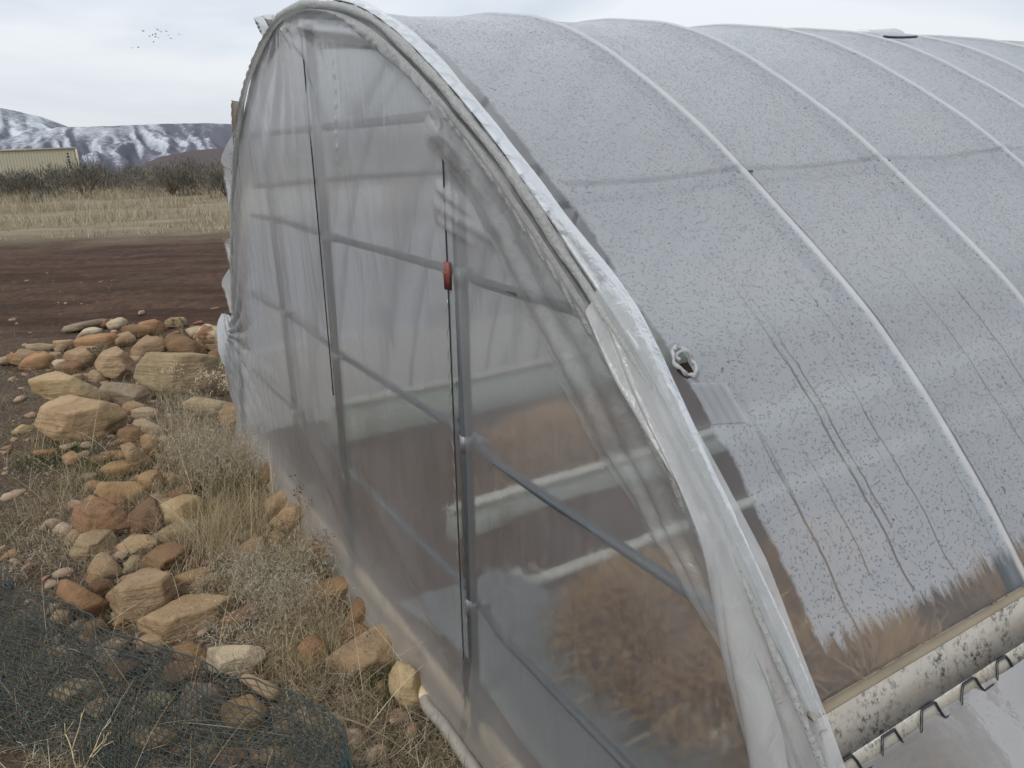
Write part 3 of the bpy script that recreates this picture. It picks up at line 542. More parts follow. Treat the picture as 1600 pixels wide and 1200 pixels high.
ROCKS = [
 ('boulder','buff',1,(-2.577,4.326,0.113),0.537,0.296,'largest flat-topped tan boulder at the left edge of the rock heap',[(-0.13,0.182),(-0.065,0.176),(0.212,0.048),(0.252,-0.019),(0.231,-0.125),(0.094,-0.166),(-0.087,-0.131),(-0.238,-0.005),(-0.217,0.074)]),
 ('boulder','yellow',1,(-2.842,4.728,0.160),0.541,0.264,'long pale yellow boulder lying directly behind the flat-topped tan boulder',[(-0.217,0.097),(-0.187,0.151),(-0.144,0.173),(-0.077,0.15),(0.147,-0.006),(0.269,-0.133),(0.251,-0.192),(-0.126,-0.035),(-0.193,0.024)]),
 ('boulder','olive',1,(-2.278,5.161,0.127),0.416,0.264,'wide dull olive boulder leaning against the foot of the plastic film',[(-0.333,0.027),(-0.309,0.088),(-0.172,0.206),(-0.032,0.186),(0.215,0.092),(0.33,0.016),(0.313,-0.143),(0.248,-0.201),(-0.188,-0.128)]),
 ('boulder','buff2',1,(-2.951,5.559,0.116),0.488,0.239,'square brownish tan block just left of the wide olive boulder',[(-0.145,0.048),(-0.068,0.133),(0.013,0.147),(0.163,-0.048),(0.127,-0.114),(0.058,-0.138),(-0.09,-0.076),(-0.147,-0.004)]),
 ('rock','pink',0,(-3.411,5.934,0.094),0.522,0.223,'rounded pinkish brown block in front of the orange elongated rock',[(-0.137,0.009),(-0.087,0.084),(0.117,0.092),(0.135,0.036),(0.107,-0.065),(0.005,-0.11),(-0.131,-0.055)]),
 ('rock','orange',0,(-3.582,6.523,0.072),0.502,0.209,'elongated orange rock on the back of the heap under the white stone',[(-0.192,0.011),(-0.091,0.074),(0.152,0.072),(0.16,0.001),(0.082,-0.09),(-0.06,-0.083)]),
 ('stone','white',0,(-3.881,6.949,0.047),0.509,0.199,'whitish stone lying on the elongated orange rock at the heap back',[(-0.124,-0.036),(-0.036,0.035),(0.086,0.058),(0.113,0.029),(0.071,-0.025),(-0.117,-0.057)]),
 ('rock','redbrown',0,(-3.395,6.919,0.057),0.456,0.204,'flat reddish brown rock at the far edge of the heap by the dirt road',[(-0.166,0.032),(-0.116,0.077),(0.097,0.044),(0.152,-0.025),(0.12,-0.081),(-0.052,-0.056)]),
 ('rock','pink',0,(-2.935,6.050,0.102),0.452,0.226,'round pinkish rock with a pale rim beside the square tan block',[(-0.13,0.021),(0.012,0.127),(0.121,0.08),(0.157,-0.001),(0.075,-0.074),(-0.107,-0.121),(-0.135,-0.063)]),
 ('rock','redbrown',0,(-2.662,6.120,0.094),0.410,0.229,'reddish slab with a pale top behind the wide olive boulder',[(-0.168,0.092),(-0.113,0.134),(0.018,0.089),(0.176,-0.052),(0.185,-0.123),(0.007,-0.104),(-0.152,0.015)]),
 ('rock','patch',0,(-2.515,6.314,0.118),0.379,0.222,'cream and brown angular rock beside the gathered plastic bundle',[(-0.144,0.062),(-0.022,0.124),(0.097,0.087),(0.135,-0.073),(0.022,-0.136),(-0.073,-0.079),(-0.125,-0.017)]),
 ('rock','brown',0,(-2.273,5.860,0.070),0.370,0.246,'dark orange rock wedged under the cream and brown angular rock',[(-0.107,0.033),(0.006,0.08),(0.078,0.039),(0.073,-0.064),(-0.018,-0.083)]),
 ('boulder','grey',1,(-2.586,4.925,0.076),0.483,0.276,'grey brown layered slab with a white rim behind the long yellow boulder',[(-0.161,0.102),(-0.089,0.113),(0.13,0.05),(0.172,-0.039),(0.144,-0.115),(-0.081,-0.08),(-0.161,0.023)]),
 ('rock','buff2',0,(-3.062,5.469,0.055),0.510,0.249,'small tan orange rock between the pinkish block and the grey slab',[(-0.037,0.064),(0.061,0.037),(0.066,-0.033),(-0.027,-0.065),(-0.068,-0.009)]),
 ('stone','white',0,(-3.512,5.818,0.055),0.543,0.231,'small whitish round stone at the left end of the pinkish block',[(-0.071,0.044),(0.004,0.06),(0.077,-0.03),(0.034,-0.064),(-0.048,-0.022)]),
 ('rock','orange',0,(-3.821,5.999,0.044),0.567,0.222,'low orange dome-shaped rock at the far left of the heap',[(-0.143,-0.017),(-0.045,0.071),(0.067,0.083),(0.128,0.018),(0.091,-0.072),(-0.124,-0.056)]),
 ('rock','pink',0,(-3.983,6.116,0.067),0.577,0.214,'pinkish rock half hidden behind the low orange dome-shaped rock',[(-0.112,-0.04),(-0.035,0.07),(0.107,0.045),(0.118,0.004),(-0.029,-0.078)]),
 ('stone','pale',0,(-4.118,6.564,0.024),0.560,0.207,'pale flat slab lying above the orange dome-shaped rock',[(-0.112,0.033),(-0.069,0.049),(0.128,-0.008),(0.091,-0.046),(-0.082,-0.015)]),
 ('stone','pale',0,(-4.173,6.165,0.028),0.595,0.215,'pale flat stone cut by the left edge of the photo',[(-0.051,0.025),(0.044,0.038),(0.071,0.007),(0.009,-0.041),(-0.062,-0.027)]),
 ('stone','buff2',0,(-3.864,6.447,0.039),0.540,0.211,'thin tan stone behind the rounded pinkish block',[(-0.061,0.004),(0.045,0.043),(0.057,0.0),(-0.031,-0.046)]),
 ('rock','pale',0,(-2.348,4.639,0.040),0.469,0.300,'pale flat rock at the right tip of the long yellow boulder',[(-0.067,0.043),(0.04,0.051),(0.093,0.004),(0.079,-0.036),(-0.054,-0.052),(-0.085,-0.012)]),
 ('rock','pale',0,(-2.205,4.370,0.042),0.467,0.317,'pale grey rock sunk in grass below the white-rimmed slab',[(-0.087,0.061),(-0.014,0.069),(0.098,-0.037),(0.049,-0.067),(-0.034,-0.045)]),
 ('rock','brown',0,(-2.460,4.654,0.041),0.486,0.297,'small dark brown rock touching the right end of the flat-topped boulder',[(-0.043,0.036),(0.032,0.034),(0.033,-0.03),(-0.013,-0.049)]),
 ('stone','buff2',0,(-2.431,4.560,0.030),0.490,0.304,'tiny tan stone squeezed beside the flat-topped boulder and brown rock',[(-0.021,0.038),(0.032,0.022),(0.023,-0.026),(-0.027,-0.036)]),
 ('rock','redbrown',0,(-2.152,4.080,0.084),0.485,0.327,'brown red block just below the right corner of the flat-topped boulder',[(-0.084,0.057),(0.001,0.085),(0.046,0.038),(0.07,-0.058),(0.034,-0.103),(-0.046,-0.026)]),
 ('rock','ochre',0,(-2.004,3.962,0.074),0.468,0.341,'tan ochre rock on the grassy side of the brown red block',[(-0.053,0.085),(0.034,0.056),(0.05,-0.006),(0.028,-0.09),(-0.027,-0.066),(-0.04,0.01)]),
 ('rock','brown',0,(-2.314,4.182,0.018),0.505,0.329,'narrow brown wedge rock pointing left under the flat-topped boulder',[(-0.12,-0.028),(0.071,0.048),(0.075,-0.007),(-0.081,-0.034)]),
 ('rock','red',0,(-2.221,3.939,0.027),0.513,0.345,'pinkish red rock under the narrow brown wedge',[(-0.081,0.017),(-0.048,0.053),(0.029,0.05),(0.118,-0.037),(0.038,-0.04),(-0.079,-0.042)]),
 ('rock','pink',1,(-2.007,3.829,0.063),0.483,0.352,'smooth triangular pinkish rock sloping right in the middle of the rock line',[(-0.087,0.087),(-0.033,0.108),(0.09,-0.067),(0.08,-0.09),(-0.015,-0.078),(-0.03,-0.018)]),
 ('rock','ochre',1,(-2.069,3.743,0.043),0.505,0.359,'five-sided ochre rock in front of the triangular pinkish rock',[(-0.107,0.029),(-0.046,0.059),(0.088,0.039),(0.105,-0.004),(0.085,-0.045),(-0.056,-0.061)]),
 ('rock','ochre',0,(-1.812,3.516,0.064),0.476,0.381,'upright ochre rock right of the long rounded ochre rock',[(-0.06,0.07),(0.04,0.067),(0.06,0.009),(0.033,-0.077),(-0.028,-0.082),(-0.049,0.001)]),
 ('stone','pink',0,(-1.949,3.663,0.020),0.489,0.374,'flat brownish stone lying across the gap above the long ochre rock',[(-0.064,0.0),(-0.009,0.031),(0.05,0.017),(0.028,-0.036),(-0.019,-0.022)]),
 ('rock','ochre',1,(-1.900,3.429,0.058),0.506,0.386,'long rounded ochre rock with a dark notch beneath its left end',[(-0.131,0.048),(-0.085,0.082),(0.069,0.044),(0.114,-0.026),(0.091,-0.086),(-0.001,-0.081),(-0.057,-0.011),(-0.125,0.019)]),
 ('stone','orange',0,(-2.412,3.901,0.046),0.554,0.336,'small orange rock in the grass below the flat-topped boulder',[(-0.055,0.03),(0.007,0.054),(0.053,-0.031),(0.035,-0.058),(-0.044,-0.009)]),
 ('stone','orange',0,(-2.638,4.059,0.028),0.576,0.323,'thin orange stone in the grass near the left of the flat-topped boulder',[(-0.081,0.033),(0.07,0.014),(0.076,-0.018),(0.007,-0.038),(-0.079,0.011)]),
 ('stone','yellow',0,(-3.038,4.488,0.020),0.595,0.292,'flat yellowish stone in the grass left of the flat-topped boulder',[(-0.068,0.022),(-0.007,0.036),(0.07,0.001),(0.048,-0.036),(-0.046,-0.019)]),
 ('stone','orange',0,(-2.953,4.201,0.014),0.613,0.309,'tiny orange stone alone on the thatch near the left photo edge',[(-0.021,0.012),(0.013,0.018),(0.022,-0.011),(-0.014,-0.018)]),
 ('boulder','red',1,(-1.859,3.107,0.078),0.539,0.410,'big coarse reddish boulder in the middle of the rock line',[(-0.116,0.074),(-0.05,0.104),(0.014,0.098),(0.117,-0.012),(0.132,-0.06),(0.102,-0.086),(0.059,-0.109),(-0.097,-0.042)]),
 ('rock','darkred',1,(-1.662,3.118,0.071),0.490,0.420,'dark red blocky rock touching the big coarse reddish boulder',[(-0.075,0.036),(0.021,0.094),(0.077,0.075),(0.058,-0.059),(-0.003,-0.096),(-0.071,-0.06)]),
 ('rock','yellow',1,(-1.555,3.188,0.060),0.454,0.421,'pale yellow tan rock right of the dark red blocky rock',[(-0.081,0.048),(0.035,0.081),(0.118,0.037),(0.069,-0.049),(-0.093,-0.087)]),
 ('rock','ochre',0,(-1.988,3.367,0.042),0.533,0.390,'flat ochre slab tucked behind the big coarse reddish boulder',[(-0.087,0.04),(-0.035,0.052),(0.093,-0.044),(0.062,-0.058),(-0.055,0.009)]),
 ('stone','pink',0,(-1.844,3.300,0.023),0.510,0.406,'tiny pink stone between the reddish boulder and the dark red block',[(-0.024,0.012),(0.011,0.024),(0.023,-0.004),(-0.005,-0.031)]),
 ('rock','brown',0,(-1.660,3.434,0.039),0.450,0.400,'long flat brown rock half buried in the grass right of the ochre rocks',[(-0.079,0.009),(0.082,0.05),(0.113,0.017),(0.049,-0.002),(-0.043,-0.058),(-0.085,-0.028)]),
 ('rock','pale2',0,(-1.960,4.682,0.057),0.396,0.304,'pale tan rock in the weeds in front of the wide olive boulder',[(-0.153,0.051),(-0.071,0.083),(0.168,-0.01),(0.111,-0.069),(0.03,-0.076),(-0.116,-0.011)]),
 ('rock','pink',1,(-1.676,4.459,0.061),0.360,0.322,'pinkish rock in the weeds touching the plastic film below the olive boulder',[(-0.126,0.043),(-0.058,0.1),(0.106,0.067),(0.129,-0.043),(0.066,-0.101),(-0.111,-0.061)]),
 ('rock','ochre',0,(-1.494,4.223,0.034),0.340,0.346,'orange ochre rock beside the upper end of the black pipe',[(-0.062,0.021),(0.018,0.07),(0.065,-0.015),(0.029,-0.059),(-0.055,-0.034)]),
 ('rock','pink',0,(-1.419,3.982,0.033),0.342,0.365,'tan pink rock just below the ochre rock by the black pipe',[(-0.07,0.008),(-0.013,0.067),(0.066,0.032),(0.054,-0.054),(-0.057,-0.047)]),
 ('rock','redbrown',0,(-1.216,3.586,0.051),0.327,0.400,'dark reddish rock resting against the black pipe',[(-0.08,0.037),(0.009,0.091),(0.076,0.013),(0.057,-0.077),(-0.05,-0.065)]),
 ('rock','buff',0,(-1.098,3.271,0.049),0.324,0.435,'upper one of two tan blocks stacked by the lower end of the black pipe',[(-0.087,0.014),(0.032,0.07),(0.089,0.019),(0.067,-0.027),(-0.051,-0.072)]),
 ('rock','buff',1,(-1.000,3.103,0.049),0.312,0.456,'lower one of two tan blocks stacked by the lower end of the black pipe',[(-0.101,-0.004),(0.023,0.079),(0.084,0.013),(0.063,-0.031),(-0.004,-0.074)]),
 ('rock','ochre',1,(-0.708,2.537,0.022),0.272,0.553,'round ochre rock in the grass beside the film above the long tan boulder',[(-0.097,0.009),(-0.047,0.054),(0.046,0.064),(0.098,0.002),(0.084,-0.051),(-0.085,-0.049)]),
 ('rock','redbrown',0,(-0.569,2.367,0.034),0.236,0.586,'small upright rusty rock between the round ochre rock and long tan boulder',[(-0.048,0.011),(-0.01,0.071),(0.042,0.035),(0.053,-0.028),(0.006,-0.059),(-0.047,-0.041)]),
 ('rock','orange',0,(-0.705,2.190,0.021),0.311,0.616,'small rusty rock in the grass left of the long tan boulder',[(-0.055,0.011),(-0.002,0.059),(0.055,0.011),(0.035,-0.044),(-0.033,-0.043)]),
 ('boulder','buff2',1,(-0.512,2.171,0.016),0.232,0.632,'long tan boulder lying against the film base above the white pipe',[(-0.158,-0.041),(-0.148,0.007),(0.05,0.1),(0.106,0.08),(0.131,0.024),(0.108,-0.071),(-0.043,-0.067),(-0.144,-0.058)]),
 ('rock','yellow',1,(-0.348,1.964,0.047),0.176,0.677,'pale yellow rock standing on end at the top of the white pipe',[(-0.064,0.045),(-0.028,0.087),(0.029,0.053),(0.06,-0.013),(0.055,-0.063),(0.02,-0.088),(-0.014,-0.058),(-0.057,-0.001)]),
 ('stone','orange',0,(-0.443,2.010,0.016),0.217,0.671,'tiny orange stone in the grass left of the pale upright rock',[(-0.017,0.014),(0.006,0.026),(0.018,-0.008),(-0.006,-0.029)]),
 ('rock','ochre',0,(-0.340,2.101,0.039),0.160,0.648,'rusty rock half under the film edge beside the pale upright rock',[(-0.05,0.072),(-0.021,0.08),(0.038,-0.026),(0.045,-0.072),(0.011,-0.071),(-0.027,0.009)]),
 ('boulder','pale2',1,(-1.799,2.923,0.044),0.552,0.438,'pale tan boulder with a sloping front below the coarse reddish boulder',[(-0.099,0.003),(-0.044,0.072),(0.02,0.079),(0.078,0.052),(0.089,-0.002),(0.077,-0.061),(0.049,-0.072),(-0.051,-0.069),(-0.095,-0.017)]),
 ('rock','buff',1,(-1.636,2.922,0.029),0.510,0.451,'rounded tan rock with a cracked top between two larger rocks',[(-0.092,-0.031),(-0.057,0.032),(0.0,0.064),(0.065,0.048),(0.101,0.009),(0.026,-0.055),(-0.077,-0.051)]),
 ('rock','olive',1,(-1.504,3.049,0.030),0.458,0.445,'smooth grey olive rock against the golden grass tuft',[(-0.123,-0.0),(0.021,0.061),(0.08,0.052),(0.094,-0.012),(0.025,-0.06),(-0.062,-0.043)]),
 ('boulder','redbrown',1,(-1.432,2.779,0.052),0.476,0.473,'reddish brown wedge-shaped boulder behind the roof-shaped tan boulder',[(-0.111,-0.011),(-0.074,0.039),(-0.011,0.072),(0.031,0.074),(0.084,0.042),(0.097,-0.008),(0.047,-0.067),(-0.001,-0.08),(-0.053,-0.048)]),
 ('rock','buff2',0,(-1.665,2.736,0.049),0.547,0.464,'tan rock with a pointed top left of the roof-shaped tan boulder',[(-0.062,0.019),(-0.011,0.071),(0.023,0.063),(0.064,-0.023),(0.037,-0.07),(-0.057,-0.03)]),
 ('stone','olive',0,(-1.568,2.767,0.035),0.516,0.470,'narrow tan stone wedged between the cracked rock and the red wedge boulder',[(-0.034,0.005),(0.001,0.048),(0.04,0.036),(0.036,-0.008),(-0.008,-0.05),(-0.044,-0.026)]),
 ('rock','darkred',0,(-1.617,2.620,0.030),0.553,0.484,'dark red rock in the hollow beside the orange log-shaped rock',[(-0.053,0.012),(-0.021,0.047),(0.031,0.025),(0.05,-0.03),(-0.001,-0.046)]),
 ('stone','pink',0,(-1.571,2.684,0.017),0.530,0.484,'small brown stone in the hollow above the roof-shaped tan boulder',[(-0.032,-0.002),(0.005,0.028),(0.037,0.013),(0.009,-0.02),(-0.023,-0.027)]),
 ('rock','orange',1,(-1.600,2.492,0.065),0.571,0.491,'orange log-shaped rock dipping under the upper edge of the green netting',[(-0.098,0.086),(-0.081,0.102),(-0.033,0.089),(0.035,0.008),(0.103,-0.081),(0.093,-0.104),(0.043,-0.092),(-0.042,-0.007)]),
 ('boulder','buff2',1,(-1.399,2.520,0.051),0.507,0.507,'large roof-shaped tan boulder in the middle of the foreground heap',[(-0.136,0.032),(-0.096,0.059),(0.014,0.111),(0.042,0.088),(0.162,-0.029),(0.126,-0.065),(-0.012,-0.08),(-0.061,-0.092),(-0.113,-0.036)]),
 ('boulder','buff',1,(-1.189,2.393,0.040),0.461,0.542,'large pale flat-topped boulder just right of the roof-shaped boulder',[(-0.175,0.024),(-0.153,0.036),(0.013,0.084),(0.049,0.077),(0.163,0.027),(0.169,-0.0),(0.112,-0.043),(0.04,-0.088),(-0.042,-0.082),(-0.105,-0.033),(-0.155,-0.006)]),
 ('rock','ochre',0,(-1.285,2.663,0.029),0.450,0.501,'orange tan rock above the right shoulder of the roof-shaped boulder',[(-0.088,0.016),(-0.065,0.026),(0.065,0.043),(0.08,0.018),(0.059,-0.024),(-0.015,-0.051),(-0.06,-0.022)]),
 ('boulder','white',1,(-0.946,2.148,0.036),0.415,0.602,'whitest flat boulder with a broken corner by the green netting edge',[(-0.091,0.061),(-0.001,0.05),(0.083,0.022),(0.102,-0.009),(0.047,-0.066),(0.028,-0.068),(-0.083,-0.013)]),
 ('rock','ochre',0,(-1.087,2.172,0.042),0.464,0.585,'orange brown rock under the netting edge beside the whitest flat boulder',[(-0.044,0.046),(-0.006,0.051),(0.036,0.015),(0.053,-0.035),(0.042,-0.068),(-0.019,-0.021),(-0.065,0.016)]),
 ('rock','darkred',0,(-1.007,2.387,0.028),0.399,0.559,'dark brown rock shaded behind the pale flat-topped boulder',[(-0.072,0.018),(0.064,0.062),(0.098,0.047),(0.085,0.007),(-0.02,-0.059),(-0.084,-0.057)]),
 ('stone','buff2',0,(-1.223,2.293,0.014),0.490,0.562,'small tan stone just below the pale flat-topped boulder',[(-0.034,0.007),(-0.014,0.03),(0.039,-0.014),(0.009,-0.025)]),
 ('stone','ochre',0,(-1.299,2.294,0.004),0.515,0.558,'flat ochre stone at the netting edge below the small tan stone',[(-0.035,-0.003),(-0.008,0.026),(0.036,-0.007),(0.016,-0.021)]),
 ('stone','buff',0,(-1.392,2.287,0.014),0.547,0.548,'small tan stone just inside the green netting edge',[(-0.029,0.001),(-0.003,0.023),(0.025,0.001),(0.009,-0.024)]),
 ('stone','ochre',0,(-1.451,2.406,0.015),0.543,0.527,'ochre stone at the netting edge under the roof-shaped boulder',[(-0.031,0.005),(-0.003,0.028),(0.034,-0.01),(-0.003,-0.025)]),
 ('rock','buff',0,(-1.683,2.447,0.023),0.602,0.501,'tan rock seen through the upper left of the green netting',[(-0.043,0.008),(-0.016,0.033),(0.026,0.021),(0.04,-0.017),(-0.003,-0.036)]),
 ('rock','redbrown',0,(-1.124,2.575,0.011),0.411,0.528,'flat brown rock behind the right end of the pale flat-topped boulder',[(-0.049,0.026),(0.019,0.025),(0.051,-0.009),(0.028,-0.033),(-0.037,-0.014)]),
 ('rock','buff',0,(-0.795,2.000,0.036),0.379,0.643,'long tan rock along the netting edge right of the whitest flat boulder',[(-0.078,0.061),(-0.042,0.062),(0.026,0.007),(0.069,-0.051),(0.055,-0.068),(-0.0,-0.032)]),
 ('rock','pink',0,(-1.126,2.865,0.036),0.374,0.483,'pinkish rock half covered by grass between the heap and the film',[(-0.092,-0.009),(0.033,0.062),(0.076,0.041),(0.054,-0.024),(-0.031,-0.059)]),
 ('rock','buff2',0,(-1.036,2.964,0.024),0.336,0.478,'tan rock half covered by grass above the grey seed fuzz',[(-0.043,0.025),(-0.004,0.051),(0.055,-0.004),(0.032,-0.036),(-0.034,-0.038)]),
 ('rock','pink',0,(-0.958,2.809,0.020),0.329,0.502,'low pink rock buried in grey seed fuzz',[(-0.044,0.014),(-0.0,0.043),(0.053,0.015),(0.023,-0.035),(-0.039,-0.034)]),
 ('rock','redbrown',0,(-0.797,2.806,0.042),0.277,0.504,'rusty rock covered in dry stems against the film below the black pipe',[(-0.059,0.021),(-0.03,0.071),(0.036,0.048),(0.054,0.004),(0.039,-0.072),(-0.028,-0.054)]),
 ('stone','orange',0,(-2.188,2.951,0.008),0.638,0.420,'flat orange stone at the left photo edge above the netting',[(-0.044,-0.002),(0.019,0.024),(0.041,-0.01),(-0.033,-0.016)]),
 ('stone','buff',0,(-2.256,3.017,0.007),0.642,0.411,'small tan stone at the left photo edge on bare soil',[(-0.014,0.008),(0.009,0.012),(0.015,-0.009),(-0.011,-0.011)]),
 ('stone','pale',0,(-2.123,2.886,0.010),0.634,0.429,'small pale flat stone beside the flat orange stone',[(-0.023,0.017),(-0.008,0.02),(0.027,-0.016),(-0.002,-0.016)]),
 ('rock','redbrown',1,(-1.303,2.131,0.020),0.549,0.578,'reddish rock under the netting below the orange brown rock',[(-0.059,0.03),(-0.033,0.055),(0.05,0.016),(0.057,-0.056),(-0.042,-0.024)]),
 ('rock','brown',1,(-1.087,2.095,0.018),0.479,0.605,'brown rock under the netting left of the whitest flat boulder',[(-0.075,0.025),(-0.04,0.062),(0.079,0.008),(0.091,-0.042),(-0.025,-0.044),(-0.075,-0.012)]),
 ('rock','greyb',1,(-0.985,1.955,0.028),0.467,0.638,'big greyish brown block under the middle of the netting',[(-0.07,0.03),(-0.022,0.074),(0.073,0.028),(0.062,-0.063),(-0.012,-0.059),(-0.073,-0.024)]),
 ('rock','olive',1,(-1.393,2.029,0.023),0.602,0.584,'wide olive rock under the left half of the netting',[(-0.089,0.04),(-0.008,0.054),(0.068,0.007),(0.076,-0.049),(-0.018,-0.05)]),
 ('rock','buff2',0,(-1.286,1.939,0.024),0.585,0.610,'tan rock under the netting below the wide olive rock',[(-0.042,0.019),(0.013,0.035),(0.035,-0.011),(0.002,-0.043)]),
 ('rock','pink',0,(-1.062,1.820,0.021),0.528,0.658,'pinkish rock under the netting near the bottom of the photo',[(-0.075,0.026),(-0.032,0.058),(0.047,0.007),(0.073,-0.05),(0.009,-0.048)]),
 ('rock','ochre',1,(-0.838,1.894,0.033),0.416,0.663,'rusty orange rock under the right end of the netting',[(-0.065,0.051),(0.029,0.053),(0.073,-0.008),(0.029,-0.065),(-0.052,-0.033)]),
 ('rock','darkred',0,(-0.827,1.748,0.009),0.442,0.704,'dark red rock under the netting at the bottom edge of the photo',[(-0.059,0.018),(0.019,0.032),(0.053,-0.024),(-0.011,-0.03)]),
 ('rock','buff',0,(-0.707,1.766,0.000),0.381,0.715,'tan rock under the far right tip of the netting',[(-0.074,0.025),(0.009,0.022),(0.058,-0.005),(0.054,-0.032),(-0.029,-0.013)]),
 ('rock','darkred',0,(-1.251,2.051,0.011),0.548,0.599,'dark red rock between the reddish and brown rocks under the netting',[(-0.04,0.009),(-0.021,0.035),(0.042,0.008),(0.027,-0.031),(-0.02,-0.024)]),
 ('rock','olive',0,(-1.134,1.996,0.007),0.517,0.621,'tan stone under the netting at the left of the greyish block',[(-0.049,0.014),(-0.016,0.045),(0.05,-0.001),(0.035,-0.039),(-0.029,-0.022)]),
 ('stone','pale',0,(-3.863,7.965,0.018),0.452,0.182,'round pale stone on the dirt road edge behind the heap',[(-0.033,0.018),(-0.002,0.025),(0.035,0.012),(0.03,-0.023),(-0.03,-0.02)]),
 ('stone','pale',0,(-3.556,8.064,0.004),0.415,0.185,'thin pale stone on the dirt road edge right of the round pale stone',[(-0.047,0.003),(0.037,0.015),(0.027,-0.012),(-0.029,-0.01)]),
 ('stone','pale',0,(-3.140,8.117,0.003),0.369,0.187,'pale chip among weeds nearest the plastic bundle on the road edge',[(-0.058,0.003),(0.038,0.012),(0.04,-0.008),(-0.028,-0.009)]),
 ('stone','orange',0,(-3.053,7.401,0.011),0.391,0.202,'small orange stone lying in the weeds left of the plastic bundle',[(-0.051,0.005),(0.037,0.02),(0.042,-0.011),(-0.035,-0.016)]),
 ('stone','red',0,(-3.030,7.177,0.012),0.399,0.207,'small red stone in the weeds behind the reddish slab',[(-0.025,0.009),(0.014,0.022),(0.028,-0.009),(-0.02,-0.021)]),
 ('stone','orange',0,(-3.133,7.046,0.003),0.418,0.210,'tiny rust stone just behind the reddish slab',[(-0.043,0.003),(0.032,0.015),(0.037,-0.005),(-0.028,-0.014)]),
 ('stone','ochre',0,(-3.113,6.672,0.018),0.437,0.218,'small brown stone between the round pink rock and reddish slab',[(-0.058,0.022),(0.044,0.02),(0.049,-0.026),(-0.039,-0.018)]),
 ('rock','grey',0,(-4.135,7.343,0.037),0.513,0.189,'long low grey stone at the road edge behind the heap',[(-0.212,-0.003),(-0.028,0.033),(0.178,0.047),(0.203,-0.008),(-0.155,-0.049)]),
 ('stone','red',0,(-3.989,7.411,0.035),0.494,0.190,'small red rock at the end of the long low grey stone',[(-0.063,-0.001),(0.003,0.051),(0.056,0.025),(0.033,-0.041),(-0.036,-0.039)]),
 ('stone','white',0,(-3.815,7.345,0.042),0.479,0.192,'whitish lumpy stone between two red rocks at the heap back',[(-0.099,0.023),(0.034,0.063),(0.095,0.021),(0.059,-0.056),(-0.077,-0.044)]),
 ('stone','pink',0,(-3.206,5.578,0.030),0.522,0.247,'small reddish stone in front of the square tan block',[(-0.044,0.013),(0.012,0.032),(0.039,-0.012),(-0.001,-0.035)]),
 ('stone','pink',0,(-3.243,5.523,0.035),0.531,0.247,'flat pink stone above the grey white-rimmed slab',[(-0.054,0.03),(0.016,0.037),(0.057,-0.02),(-0.016,-0.042)]),
 ('stone','brown',0,(-1.887,3.332,0.041),0.515,0.398,'small brown stone left of the five-sided ochre rock',[(-0.051,0.049),(0.025,0.042),(0.062,-0.026),(0.014,-0.055),(-0.047,-0.017)]),
 ('stone','buff2',0,(-2.037,4.011,0.037),0.470,0.344,'small tan stone right of the triangular pinkish rock',[(0.037,0.032),(0.057,-0.011),(0.028,-0.044),(-0.02,-0.048),(-0.043,-0.015),(-0.052,0.02),(-0.023,0.053)]),
 ('stone','ochre',0,(-1.774,3.601,0.035),0.458,0.382,'small ochre stone right of the upright ochre rock',[(-0.044,0.036),(0.023,0.046),(0.069,0.005),(0.044,-0.031),(-0.009,-0.049),(-0.066,-0.013)]),
 ('stone','orange',0,(-2.127,3.571,0.026),0.537,0.372,'small rusty stone left of the long rounded ochre rock',[(-0.056,-0.003),(-0.046,0.032),(-0.005,0.045),(0.047,0.016),(0.058,-0.024),(0.02,-0.042),(-0.026,-0.033)]),
 ('stone','pink',0,(-1.527,3.039,0.022),0.466,0.446,'small pinkish stone between the dark red block and the grey olive rock',[(0.068,-0.008),(0.035,-0.039),(-0.033,-0.036),(-0.06,-0.004),(-0.025,0.049),(0.016,0.04)]),
 ('stone','redbrown',0,(-1.667,2.906,0.029),0.521,0.451,'small rusty stone under the right end of the coarse reddish boulder',[(0.038,0.015),(0.047,-0.023),(-0.002,-0.043),(-0.04,-0.013),(-0.038,0.035),(-0.002,0.041)]),
 ('stone','buff2',0,(-1.938,3.040,0.029),0.568,0.423,'small tan stone left of the boulder with the sloping front',[(-0.017,-0.042),(-0.055,0.01),(-0.007,0.047),(0.05,0.017),(0.032,-0.04)]),
 ('stone','ochre',0,(-1.672,2.708,0.020),0.553,0.473,'small ochre stone left of the pointed tan rock',[(0.047,0.012),(0.04,-0.041),(-0.026,-0.033),(-0.052,0.025),(-0.01,0.044)]),
 ('stone','brown',0,(-1.509,2.700,0.019),0.510,0.485,'small brown stone under the cracked tan rock',[(0.006,0.033),(0.03,0.021),(0.045,-0.02),(0.014,-0.032),(-0.014,-0.031),(-0.04,-0.002),(-0.041,0.025)]),
 ('stone','darkred',0,(-1.343,2.797,0.026),0.448,0.482,'small dark red stone right of the reddish wedge boulder',[(-0.044,0.039),(0.02,0.036),(0.054,0.004),(0.041,-0.036),(-0.018,-0.04),(-0.051,0.003)]),
 ('stone','buff2',0,(-1.240,2.656,0.019),0.437,0.508,'small tan stone behind the right shoulder of the roof-shaped boulder',[(-0.023,-0.035),(-0.062,0.003),(-0.059,0.022),(-0.018,0.047),(0.031,0.031),(0.063,-0.013),(0.047,-0.043)]),
 ('stone','pink',0,(-1.114,2.480,0.019),0.422,0.540,'small pinkish stone right of the pale flat-topped boulder',[(-0.031,0.047),(0.055,0.024),(0.067,-0.016),(0.023,-0.044),(-0.049,-0.029),(-0.063,0.013)]),
